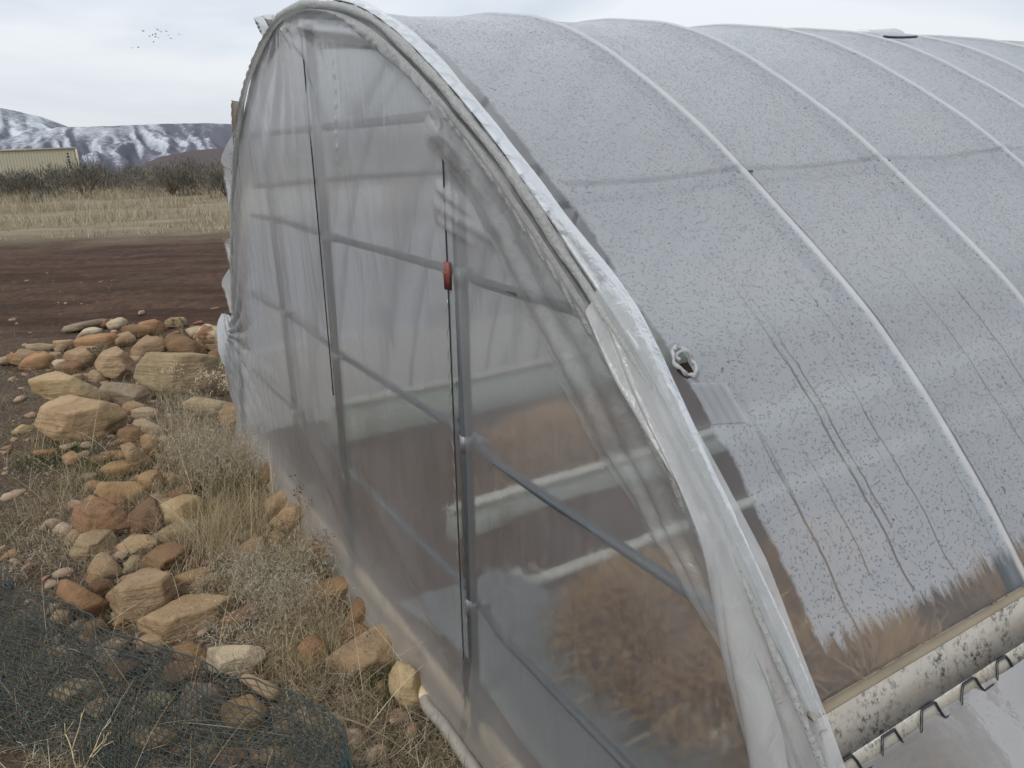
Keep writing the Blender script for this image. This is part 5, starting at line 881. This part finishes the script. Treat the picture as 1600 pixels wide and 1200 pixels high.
# thin film channels with lock wire on two posts
M_SEAM = mat_plain('dark_seam_channel', (.05, .055, .06), .5)
def seam(s0, z0, s1, z1, wire_from):
    b = MB(); n = 24; t = np.linspace(0, 1, n); P = np.column_stack([s0+(s1-s0)*t, np.full(n, -.004), z0+(z1-z0)*t]); b.tube(P, .0022, 6)
    ch = b.build('film_channel', M_SEAM, GH)
    q = MB(); nn = 90; tt = np.linspace(wire_from, 1, nn); zz = np.where(np.arange(nn) % 4 < 2, 1, -1)*.0045
    q.tube(np.column_stack([s0+(s1-s0)*tt+zz, np.full(nn, -.0095), z0+(z1-z0)*tt]), .0010, 4); q.build('lock_wire', M_CHAN, ch)
seam(-1.553, 1.69, -1.622, .125, .25); seam(-2.462, 1.96, -2.548, .80, .97)
# ---- end wall film
ZTOP = lambda s: np.interp(-s, -ARC[:, 0], ARC[:, 1])
def seg_d(x, z, a, b):
    a = np.array(a); b = np.array(b); ab = b-a; t = np.clip(((x-a[0])*ab[0]+(z-a[1])*ab[1])/(ab@ab), 0, 1); return np.hypot(x-a[0]-t*ab[0], z-a[1]-t*ab[1]), t
def end_height(x, z):
    h = (fbm(x*2.2, z*1.2, 90, 3)-.5)*.016+(fbm(x*9, z*1.6, 92, 3)-.5)*.006
    dx, dz = x+2.64, z-2.07; r = np.hypot(dx, dz); ph = np.arctan2(dz, dx); h += .016*np.exp(-r/.30)*(1+np.sin(ph*17+3*vnoise(r*5, ph*0, 94)))*.8
    dx, dz = x+4.20, z-.70; r = np.hypot(dx, dz); ph = np.arctan2(dz, dx); h += .030*np.exp(-r/.42)*(np.abs(np.sin(ph*9+2*vnoise(r*4, ph*2, 95))))
    for a, b, am, wd in (((-1.61, 1.655), (-1.17, 1.535), .022, .022), ((-1.60, 1.505), (-1.14, 1.415), .016, .018), ((-1.59, 1.545), (-1.40, 1.49), .012, .012), ((-1.6, 1.475), (-1.42, 1.435), .010, .012),
                         ((-2.60, 2.0), (-1.78, 1.875), .020, .020), ((-2.60, 2.02), (-2.20, 1.985), .014, .014), ((-2.6, 1.98), (-2.44, 1.90), .012, .014), ((-3.0, .55), (-2.4, .18), .018, .05), ((-2.2, .5), (-1.3, .10), .016, .05)):
        dd, t = seg_d(x, z, a, b); h += am*np.exp(-(dd/wd)**2)*np.sin(np.pi*np.clip(t*.9+.08, 0, 1))**.5
    dr = sstep(-3.35, -3.85, x); h += dr*(.010*np.abs(np.sin(x*38+5*vnoise(x*3, z*2, 96))))
    h += .07*np.clip(1-z/.26, 0, 1)**2*(.5+fbm(x*3, z*0, 97, 2))
    h += .05*np.exp(-((x+4.30)/.24)**2-((z-.50)/.30)**2)
    return h
ss = -4.47+(4.47-.15)*(0.5-0.5*np.cos(np.linspace(0, np.pi, 620))*.96-.0); ss = np.interp(np.linspace(0, 1, 620), np.linspace(0, 1, 620), np.sort(ss)); ss[0] = -4.47; ss[-1] = -.14
tz = np.linspace(0, 1, 210); Z0 = .012
S_, T_ = np.meshgrid(ss, tz, indexing='ij'); ZT = np.maximum(ZTOP(S_), .05); Z_ = Z0+(ZT-Z0)*T_
HH = end_height(S_, Z_)*sstep(0, .05, ZT-Z_)
V = np.stack([S_, -HH+.001, Z_], -1).reshape(-1, 3)
link('end_wall_film', mesh_np('end_wall_film', V, grid_faces(620, 210)), M_END, GH)
# film flap lapped over the end wall beside the near leg of the arch
def strip(name, A, B, n, m, hfun, mat, parent=GH):
    """surface between two polylines A and B of local (s, d, z)."""
    def rs(P):
        P = np.array(P, float); s = np.concatenate([[0], np.cumsum(np.linalg.norm(np.diff(P, axis=0), axis=1))]); t = np.linspace(0, s[-1], n); Q = np.stack([np.interp(t, s, P[:, i]) for i in range(3)], 1)
        k = max(3, n//18)|1; pad = np.concatenate([2*Q[:1]-Q[k//2:0:-1], Q, 2*Q[-1:]-Q[-2:-k//2-1:-1]]); return np.stack([np.convolve(pad[:, i], np.ones(k)/k, 'valid') for i in range(3)], 1)
    A, B = rs(A), rs(B); w_ = np.linspace(0, 1, m); P = A[:, None]+(B-A)[:, None]*w_[None, :, None]
    U, W_ = np.meshgrid(np.linspace(0, 1, n), w_, indexing='ij'); P = P+hfun(U, W_, P)
    return link(name, mesh_np(name, P.reshape(-1, 3), grid_faces(n, m)), mat, parent)
def nd3(p, d): return [(a, d, b) for a, b in p]
FLAP = [(-1.61, 1.651), (-1.457, 1.553), (-1.323, 1.441), (-1.212, 1.311), (-1.098, 1.211), (-.994, 1.119), (-.89, 1.05), (-.794, .975), (-.708, .918), (-.64, .863), (-.60, .80)]
vA = np.linspace(v_of_z(1.735), v_of_z(.80), 30); outer = nd3(arc(vA)-arcn(vA)[0]*.012, -.026)
def hf(U, W_, P):
    o = np.zeros_like(P); jag = (fbm(U*22, U*0, 101, 4)-.5)*.03; o[..., 0] += jag*(1-W_); o[..., 1] = -.012*np.abs(np.sin(W_*6+7*vnoise(U*2.2, W_*1.2, 102)))**2*np.sin(np.pi*np.clip(W_*1.0+.05, 0, 1))-.006*fbm(U*12, W_*5, 103, 3)
    return o
M_FLAP = mat_film('flap_polyethylene', .26, (.82, .83, .82), (5, 5, 5), .6, 0, .4, .9, .2, 5, .5)
strip('film_flap', nd3(FLAP, -.012), outer, 160, 40, hf, M_FLAP)
# loose rolled fold hanging down the near leg of the arch
RI = [(-.99, 1.36), (-.912, 1.27), (-.835, 1.206), (-.762, 1.146), (-.712, 1.084), (-.693, 1.006), (-.675, .936), (-.646, .865), (-.616, .793), (-.585, .72), (-.55, .6)]
vR = np.linspace(v_of_z(1.40), v_of_z(.60), 24); RO = np.column_stack([arc(vR)[:, 0]+.014, np.full(24, .034), arc(vR)[:, 1]+.010])
def hr(U, W_, P):
    o = np.zeros_like(P); o[..., 1] = -.040*np.sin(np.pi*W_)**.7*(.35+U)+.012*np.sin(W_*9+5*vnoise(U*3, W_, 105))*U-.010*np.abs(np.sin(W_*6+U*7)); return o
M_ROLL = mat_film('folded_polyethylene', .58, (.86, .87, .87), (5, 5, 2), .7, 0, .5, .9, .22, 4, .45)
strip('film_roll', nd3(RI, -.03), RO, 130, 36, hr, M_ROLL)
# white film-wrapped edge of the arch
v = np.linspace(v_of_z(.70), v_of_z_far(.75), 900); p = arc(v); n_, t_ = arcn(v)
rr = (.0085+.007*(fbm(v*7, v*0, 110, 4)-.35)+.0035*(fbm(v*40, v*0, 113, 3)-.5))*(.55+.45*sstep(v_of_z(1.2), v_of_z(1.5), v))
b = MB(); q = p+n_*(.003+.010*(fbm(v*5, v*0, 111, 4)-.5))[:, None]; b.tube(np.column_stack([q[:, 0], -.008+.010*(fbm(v*6, v*0, 112, 3)-.5), q[:, 1]]), rr, 14)
b.build('wrapped_edge', mat_film('mildewed_white_film', .66, (.78, .78, .75), (18, 18, 18), .9, .95, .4, .7, .22, 5, .5), GH)
# inner lip of the wrapped edge: dirty crumpled band just inside the arch
vI = np.linspace(v_of_z(.9), v_of_z_far(1.7), 60)
def hl(U, W_, P):
    o = np.zeros_like(P); o[..., 1] = -.012*np.sin(np.pi*W_)-.008*np.abs(np.sin(U*160+W_*3+6*vnoise(U*30, W_, 115)))*W_*(1-W_)*3; return o
wI = ((.030+.045*(fbm(vI*2.2, vI*0, 117, 3)))*(1-.75*sstep(v_of_z(1.86), v_of_z(2.0), vI)))[:, None]
strip('crumpled_lip', nd3(arc(vI)-arcn(vI)[0]*.010, -.02), nd3(arc(vI)-arcn(vI)[0]*wI, -.008), 420, 14, hl, mat_film('crumpled_dirty_film', .55, (.74, .73, .70), (14, 14, 14), .9, .75, .5, .8, .2, 7, .5))
# loose outer edge on the roof side
vO = np.linspace(v_of_z(.86), v_of_z_far(.9), 80)
wO = .014+.03*np.clip(fbm(vO*1.8, vO*0, 120, 3)-.25, 0, 1)*1.4+.036*np.exp(-((vO-v_of_z(1.36))/.07)**2)
A_ = np.column_stack([*(arc(vO)+arcn(vO)[0]*.014).T, np.full(80, -.004)])[:, [0, 2, 1]]; B_ = np.column_stack([*(arc(vO)+arcn(vO)[0]*(.008+.022*fbm(vO*3, vO*0, 121, 3)[:, None])).T, wO])[:, [0, 2, 1]]
def ho(U, W_, P):
    o = np.zeros_like(P); o[..., 2] = .008*np.sin(np.pi*W_)*fbm(U*12, W_*2, 122, 2)+.004; o[..., 1] = (fbm(U*18, W_*0, 123, 3)-.5)*.02*W_; return o
strip('loose_edge', A_, B_, 420, 10, ho, mat_film('loose_edge_film', .32, (.82, .84, .84), (7, 7, 7), .5, .5, .4, .5, .25, 4, .5))
# lock channel of the arch with its zigzag wire
b = MB(); v = np.linspace(v_of_z(1.3), v_of_z_far(.8), 200); p = arc(v); n_, _ = arcn(v); q = p+n_*.004
b.tube(np.column_stack([q[:, 0], np.full(200, .012), q[:, 1]]), .008, 6); ch = b.build('arch_channel', M_CHAN, GH)
v = np.linspace(v_of_z(1.47), v_of_z(1.99), 260); ph = (v/.105) % 1; zg = np.interp(ph, [0, .12, .45, .57, 1], [-1, 1, 1, -1, -1]); p = arc(v); n_, _ = arcn(v); q = p+n_*.0135
b = MB(); b.tube(np.column_stack([q[:, 0], .012+zg*.012, q[:, 1]]), .0026, 5); b.build('lock_wire', M_WIRE, ch)
# gathered plastic bundle at the far corner
D_, F_ = ico(5); a = np.arctan2(D_[:, 1], D_[:, 0]); wr = 1+.16*np.abs(np.sin(a*6+D_[:, 2]*3))+.25*(fbm(D_[:, 0]*2.5+5, D_[:, 2]*2.5+D_[:, 1], 130, 4)-.5)
link('film_bundle', mesh_np('film_bundle', D_*wr[:, None]*np.array([.07, .055, .15])+np.array([-4.25, -.028, .63]), F_), mat_film('bundled_polyethylene', .80, (.86, .88, .89), (9, 9, 5), .9, 0, .4, .8, .2, 4, .3), GH)
# loose plastic flags on the left silhouette
for s_, z_, w_, h_ in ((-3.62, 1.60, .16, .42), (-4.02, 1.02, .10, .40), (-2.72, 2.03, .14, .07)):
    v0 = v_of_z_far(min(z_+h_*.5, 2.02)); v1 = v_of_z_far(max(z_-h_*.5, .3)); vv = np.linspace(v0, v1, 20); pa = arc(vv); na = arcn(vv)[0]; wd = (.02+w_*.28*np.sin(np.pi*np.linspace(0, 1, 20))**.6*(.5+fbm(vv*9, vv*0, 140, 3)))[:, None]
    def hz(U, W_, P):
        o = np.zeros_like(P); o[..., 1] = .03*np.sin(W_*5+U*9)*W_; return o
    strip('loose_flag', nd3(pa, -.006), nd3(pa+na*wd, -.02), 40, 8, hz, M_ROLL)
# ---- roof film with droplets
V_LO, V_HI = V_HIP-.01, v_of_z_far(.55)
us = np.unique(np.round(np.concatenate([np.linspace(.0, 1.7, 150), np.linspace(1.7, LEN, 200)[1:], *[h_+np.linspace(-.028, .034, 24) for h_ in HOOPS[1:7]]]), 5)); vs = np.linspace(V_LO, V_HI, 330)
U_, W_ = np.meshgrid(us, vs, indexing='ij'); fr = np.zeros_like(us); wid = np.ones_like(us)
for a, b_ in zip(HOOPS[:-1], HOOPS[1:]):
    k = (us >= a) & (us <= b_); fr[k] = (us[k]-a)/(b_-a); wid[k] = b_-a
sag = (-.013*np.sin(np.pi*fr)**.9)[:, None]*(wid/.5)[:, None]*sstep(0, .25, vs-V_LO)[None]
hdist = us-np.array(HOOPS)[np.abs(us[:, None]-np.array(HOOPS)[None]).argmin(1)]; hdist[us < .25] = .2
sag = sag+.008*np.exp(-(hdist/.011)**2)[:, None]
sag = sag+(fbm(U_*4, W_*1.2, 150, 3)-.5)*.007
p = arc(W_); n_, _ = arcn(W_); q = p+n_*sag[..., None]
V = np.stack([q[..., 0], U_, q[..., 1]], -1).reshape(-1, 3); F = grid_faces(len(us), len(vs))
me = mesh_np('roof_film', V, F); uvl = me.uv_layers.new(name='UVMap')
at_ = me.attributes.new('hoopdist', 'FLOAT', 'POINT'); at_.data.foreach_set('value', np.repeat(hdist, len(vs)).astype(np.float32))
li = np.zeros(len(me.loops), np.int32); me.loops.foreach_get('vertex_index', li)
uvl.data.foreach_set('uv', np.stack([U_.ravel()[li], W_.ravel()[li]], 1).astype(np.float32).ravel())
link('roof_film', me, mat_roof(), GH)
# torn rim of the hole and the repair tape under it
def roofp(u, v, off=0.0):
    p = arc(v); n_, _ = arcn(v); s_ = np.interp(u, us, -.013*np.sin(np.pi*fr)**.9*(wid/.5)); q = p+n_*(s_+off)[..., None] if np.ndim(u) else p+n_*(s_+off); return np.stack([q[..., 0], np.asarray(u)+0*q[..., 0], q[..., 1]], -1)
b = MB(); t = np.linspace(0, 2*np.pi, 60); r_ = 1+.35*(fbm(np.cos(t)*2+4, np.sin(t)*2+4, 160, 3)-.5)
b.tube(roofp(HOLE[0]+.021*r_*np.cos(t)*.9, HOLE[1]+.033*r_*np.sin(t)*.9, .004+.006*np.abs(np.sin(t*3))), .0022+.0018*np.abs(np.sin(t*4.3)), 6)
b.tube(roofp(HOLE[0]+.004+.014*np.cos(t[:34]), HOLE[1]+.006+.012*np.sin(t[:34]), .008+.004*np.sin(t[:34]*2)), .0028, 6); b.build('torn_rim', M_ROLL, GH)
uT = np.linspace(.078, .150, 16); vT = np.linspace(HOLE[1]-.115, HOLE[1]-.040, 20); UT, VT = np.meshgrid(uT, vT, indexing='ij'); VT = VT-.16*(UT-.078)
PT = roofp(UT.ravel(), VT.ravel(), np.full(UT.size, .0035)+.0012*np.sin(UT.ravel()*300))
link('repair_tape', mesh_np('repair_tape', PT, grid_faces(16, 20)), mat_film('repair_tape_film', .40, (.74, .75, .80), (60, 60, 60), .35, 0, .4, .9, .15, 9, .3), GH)
# flapping vent patch on the ridge
b = MB(); vr_ = v_of_z_far(2.028)-.34; uu, vv = np.meshgrid(np.linspace(2.04, 2.22, 10), np.linspace(vr_-.07, vr_+.05, 10), indexing='ij'); lift = .010+.028*np.sin(np.linspace(0, 1, 10)*2.4)[None, :]*np.linspace(.3, 1, 10)[:, None]
b.add(roofp(uu.ravel(), vv.ravel(), lift.ravel()), grid_faces(10, 10)); b.build('ridge_flap', mat_film('ridge_flap_film', .6, (.62, .64, .66), bump=.4), GH)
b = MB(); b.tube(roofp(np.linspace(2.04, 2.24, 12), np.full(12, vr_-.075), np.linspace(.010, .024, 12)), .005, 6); b.build('ridge_strap', M_WIRE, GH)
# ---- hip board, wire channel and rolled side curtain
p0, n0 = arc(V_HIP), arcn(V_HIP)[0]
M_BOARD = mat_mildew('mildewed_board', (.42, .39, .34), .95); M_WOOD = mat_plain('weathered_wood', (.40, .31, .20), .8, 8, .3, .4)
b = MB(); nn = 60; u = np.linspace(.004, LEN, nn); prof = [(-.014, .028), (.002, .024), (.028, -.036), (.012, -.043)]
rows = []
for j, uu in enumerate(u):
    k = (fbm(uu*3, 0, 170, 3)-.5)*.005; rows.append([(p0[0]+a*1.0+k*.5, uu, p0[1]+c+k*.6) for a, c in prof])
R_ = np.array(rows); m_ = len(prof); V = R_.reshape(-1, 3); i, j = np.meshgrid(np.arange(nn-1), np.arange(m_), indexing='ij'); F = np.stack([i*m_+j, i*m_+(j+1) % m_, (i+1)*m_+(j+1) % m_, (i+1)*m_+j], -1).reshape(-1, 4); b.add(V, F); b.build('hip_board', M_BOARD, GH, False)
b = MB(); b.box((p0[0]-.006, LEN/2, p0[1]+.024), (.007, LEN/2, .003)); b.build('board_lath', mat_plain('weathered_lath', (.20, .17, .125), .85, 9, .3, .4), GH)
b = MB(); b.box((p0[0]+.028, LEN/2, p0[1]-.051), (.004, LEN/2-.01, .015), [[.92, 0, -.39], [0, 1, 0], [.39, 0, .92]]); hc = b.build('hip_channel', mat_mildew('dirty_channel_lining', (.40, .38, .33)), GH, False)
u = np.linspace(-.02, 3.2, 520); ph = (u/.098) % 1; zg = np.interp(ph, [0, .12, .45, .57, 1], [-1, 1, 1, -1, -1]); b = MB(); b.tube(np.column_stack([p0[0]+.0365-zg*.0055, u+.004*np.sin(u*23), p0[1]-.049+zg*.0135+.002*np.sin(u*37)]), .0021, 5); b.build('lock_wire', M_WIRE, hc)
u = np.linspace(-.06, LEN, 240); wv = np.linspace(0, 1, 46); U2, W2 = np.meshgrid(u, wv, indexing='ij'); zz = (p0[1]-.055)*(1-W2)**1.35+.0*W2
foot = np.interp(zz, ARC[:250, 1], ARC[:250, 0])
bul = -.002+.14*np.sin(np.pi/2*np.clip(W2*3.2, 0, 1))-.06*W2+.024*np.abs(np.sin(W2*7+U2*3.1+4*vnoise(U2*2.4, W2*2, 180)))*sstep(0, .15, W2)+.014*(fbm(U2*7, W2*5, 181, 4)-.5)+.004*np.sin(U2*64)*np.exp(-W2*14)*sstep(0, .03, W2)
V = np.stack([foot+bul, U2, zz], -1).reshape(-1, 3)
link('side_curtain', mesh_np('side_curtain', V, grid_faces(240, 46)), mat_film('side_curtain_film', .62, (.46, .455, .445), (2, 2, 2), .15, .8, .5, .22, .3, 2.5, .6), GH)
# far side curtain and far end wall
zf = np.linspace(0, .58, 12); uf = np.linspace(0, LEN, 60); U3, Z3 = np.meshgrid(uf, zf, indexing='ij'); sf = np.interp(-Z3, -ARC[250:, 1], ARC[250:, 0])
link('side_curtain', mesh_np('side_curtain', np.stack([sf-.012-.01*np.sin(U3*3), U3, Z3], -1).reshape(-1, 3), grid_faces(60, 12)), mat_film('far_curtain_film', .5, (.84, .85, .84)), GH)
sx = np.linspace(-4.4, -.2, 60); tz = np.linspace(0, 1, 20); S3, T3 = np.meshgrid(sx, tz, indexing='ij'); Z3 = .01+(np.maximum(ZTOP(S3)-.01, .05)-.01)*T3
link('end_wall_film', mesh_np('far_end_film', np.stack([S3, np.full_like(S3, LEN+.01), Z3], -1).reshape(-1, 3), grid_faces(60, 20)), mat_film('far_end_polyethylene', .45, (.84, .85, .85)), GH)
b = MB(); b.box((-2.33, .036, .028), (2.10, .012, .05)); b.build('baseboard', M_WOOD, GH)
# ---------------------------------------------------------------- inside the greenhouse
def lw(s, d, z=0): return (nW[0]*(C0+d)+dWv[0]*s, nW[1]*(C0+d)+dWv[1]*s, z)
M_SOILIN = Mat('bed_soil'); g = M_SOILIN.geo(); n1 = M_SOILIN.noise(g, 7, 6, .7); n2 = M_SOILIN.noise(g, 60, 4, .7)
M_SOILIN = M_SOILIN.done(M_SOILIN.bsdf(M_SOILIN.mix(n1, (.05, .028, .020), (.13, .075, .052)), .95, M_SOILIN.bump(M_SOILIN.math('ADD', n1, M_SOILIN.math('MULTIPLY', n2, .3)), .8, .03)))
u = np.linspace(.06, LEN-.05, 120); s_ = np.linspace(-4.42, -.22, 70); U4, S4 = np.meshgrid(u, s_, indexing='ij')
Zs = .03+(fbm(U4*3, S4*3, 190, 4)-.5)*.06+.09*np.exp(-((S4+3.4)/.42)**2)+.07*np.exp(-((S4+1.75)/.35)**2)
so_ = link('soil_floor', mesh_np('soil_floor', np.stack([S4, U4, Zs], -1).reshape(-1, 3), grid_faces(120, 70)[:, ::-1].copy()), M_SOILIN); so_.location = GH.location; so_.rotation_euler = GH.rotation_euler; tag(so_, kind='structure')
M_PALE = mat_plain('pale_green_board', (.52, .57, .50), .7, 5, .12, .1); M_PALE2 = mat_plain('pale_wood_edge', (.62, .60, .52), .7, 5, .12, .1)
def bed(s, d0, d1, h, th, lab):
    r = link('bed_or_light_board', None); r.location = lw(s, d0); r.rotation_euler = (0, 0, WALL_ANG); tag(r, lab, 'bed board')
    b = MB(); b.box((0, (d1-d0)/2, h/2-.02), (th, (d1-d0)/2, h/2+.02)); b.build('board', M_PALE, r, False)
    b = MB(); b.box((0, (d1-d0)/2, h+.012), (th+.012, (d1-d0)/2, .010)); b.build('cap', M_PALE2, r, False)
    for k in range(5):
        b = MB(); b.box((th+.014, .25+k*(d1-d0-.5)/4, h*.5), (.012, .022, h*.5)); b.build('stake', M_WOOD, r, False)
bed(-3.95, .5, 8.6, .26, .02, 'widest pale green board standing in for light through the far sidewall opening')  # board added in place of light entering at the far sidewall opening
bed(-2.66, .55, 8.6, .15, .016, 'pale raised bed board in the middle inside behind the right hand post')
r = link('bed_or_light_board', None); r.location = lw(-2.10, .515, .10); r.rotation_euler = (0, 0, WALL_ANG-math.pi/2); tag(r, 'thin pale edging board at the far edge of the grey weed fabric inside', 'bed board')
b = MB(); b.box((0, .50, .02), (.012, .50, .055)); b.build('board', M_PALE2, r, False)
bed(-2.12, .50, 8.6, .06, .014, 'low pale bed edging board nearest the dry plants inside')
fb = MB(); uF = np.linspace(.07, .50, 14); sF = np.linspace(-2.25, -.85, 60); U5, S5 = np.meshgrid(uF, sF, indexing='ij'); Z5 = .075+.012*np.sin(S5*9)+.03*(fbm(S5*3, U5*5, 195, 3))+.03*np.exp(-((U5-.5)/.03)**2)+.085*np.exp(-((S5+1.75)/.35)**2)
fb.add(np.stack([S5, U5, Z5], -1).reshape(-1, 3), grid_faces(14, 60)[:, ::-1].copy()); fo = fb.build('ground_fabric', mat_plain('grey_weed_fabric', (.17, .175, .175), .7, 20, .2, .3)); fo.location = GH.location; fo.rotation_euler = GH.rotation_euler
tag(fo, 'strip of grey weed fabric laid along the inside of the end wall', 'weed fabric')
M_HEAP = mat_blade('rusty_dead_plants', [(0, (.24, .12, .05)), (.5, (.62, .39, .18)), (1, (.82, .62, .36))], .4)
for i, (s, d, R, H, n, lab) in enumerate([(-1.50, .68, .30, .33, 2600, 'large rusty heap of dead plants inside behind the lower right film'), (-1.22, .62, .24, .24, 1300, 'smaller heap of dead plants inside nearest the arch foot'),
                                       (-1.50, 1.35, .22, .20, 900, 'orange dead plant inside beyond the large rusty heap'), (-.95, .9, .36, .26, 1500, 'dead plants inside behind the wet roof film above the hip board'), (-.85, 1.7, .4, .26, 1500, 'dead plants deeper inside along the near side curtain'), (-3.0, 1.5, .4, .25, 1300, 'brown dead plants inside between the two pale boards')]):
    r = link('dead_plant_heap', None); r.location = lw(s, d, .05); tag(r, lab, 'dead plants')
    n = int(n*1.5); lobs = rng.normal(0, .45, (7, 2)); q = rng.normal(0, .28, (n, 2))+lobs[rng.integers(0, 7, n)]; rad = np.hypot(*q.T); zz = np.clip(1-.6*rad**2, .03, 1)*rng.random(n)**.6*H
    blades('foliage', np.column_stack([q*R, zz]), np.arctan2(q[:, 1], q[:, 0])+rng.normal(0, .9, n), .05+.10*rng.random(n), .3+1.1*rng.random(n), rng.normal(.5, .9, n), .007+.010*rng.random(n), np.clip(rng.normal(.5, .28, n), 0, 1), M_HEAP, 3, r)['kind'] = 'stuff'
    b = MB()
    for k in range(6):
        a = rng.random()*6.28; b.tube([(0, 0, -.03), (math.cos(a)*R*.3, math.sin(a)*R*.3, H*.5), (math.cos(a)*R*.7, math.sin(a)*R*.7, H*.85)], [.008, .006, .003], 5)
    b.build('stem', M_TWIG, r)
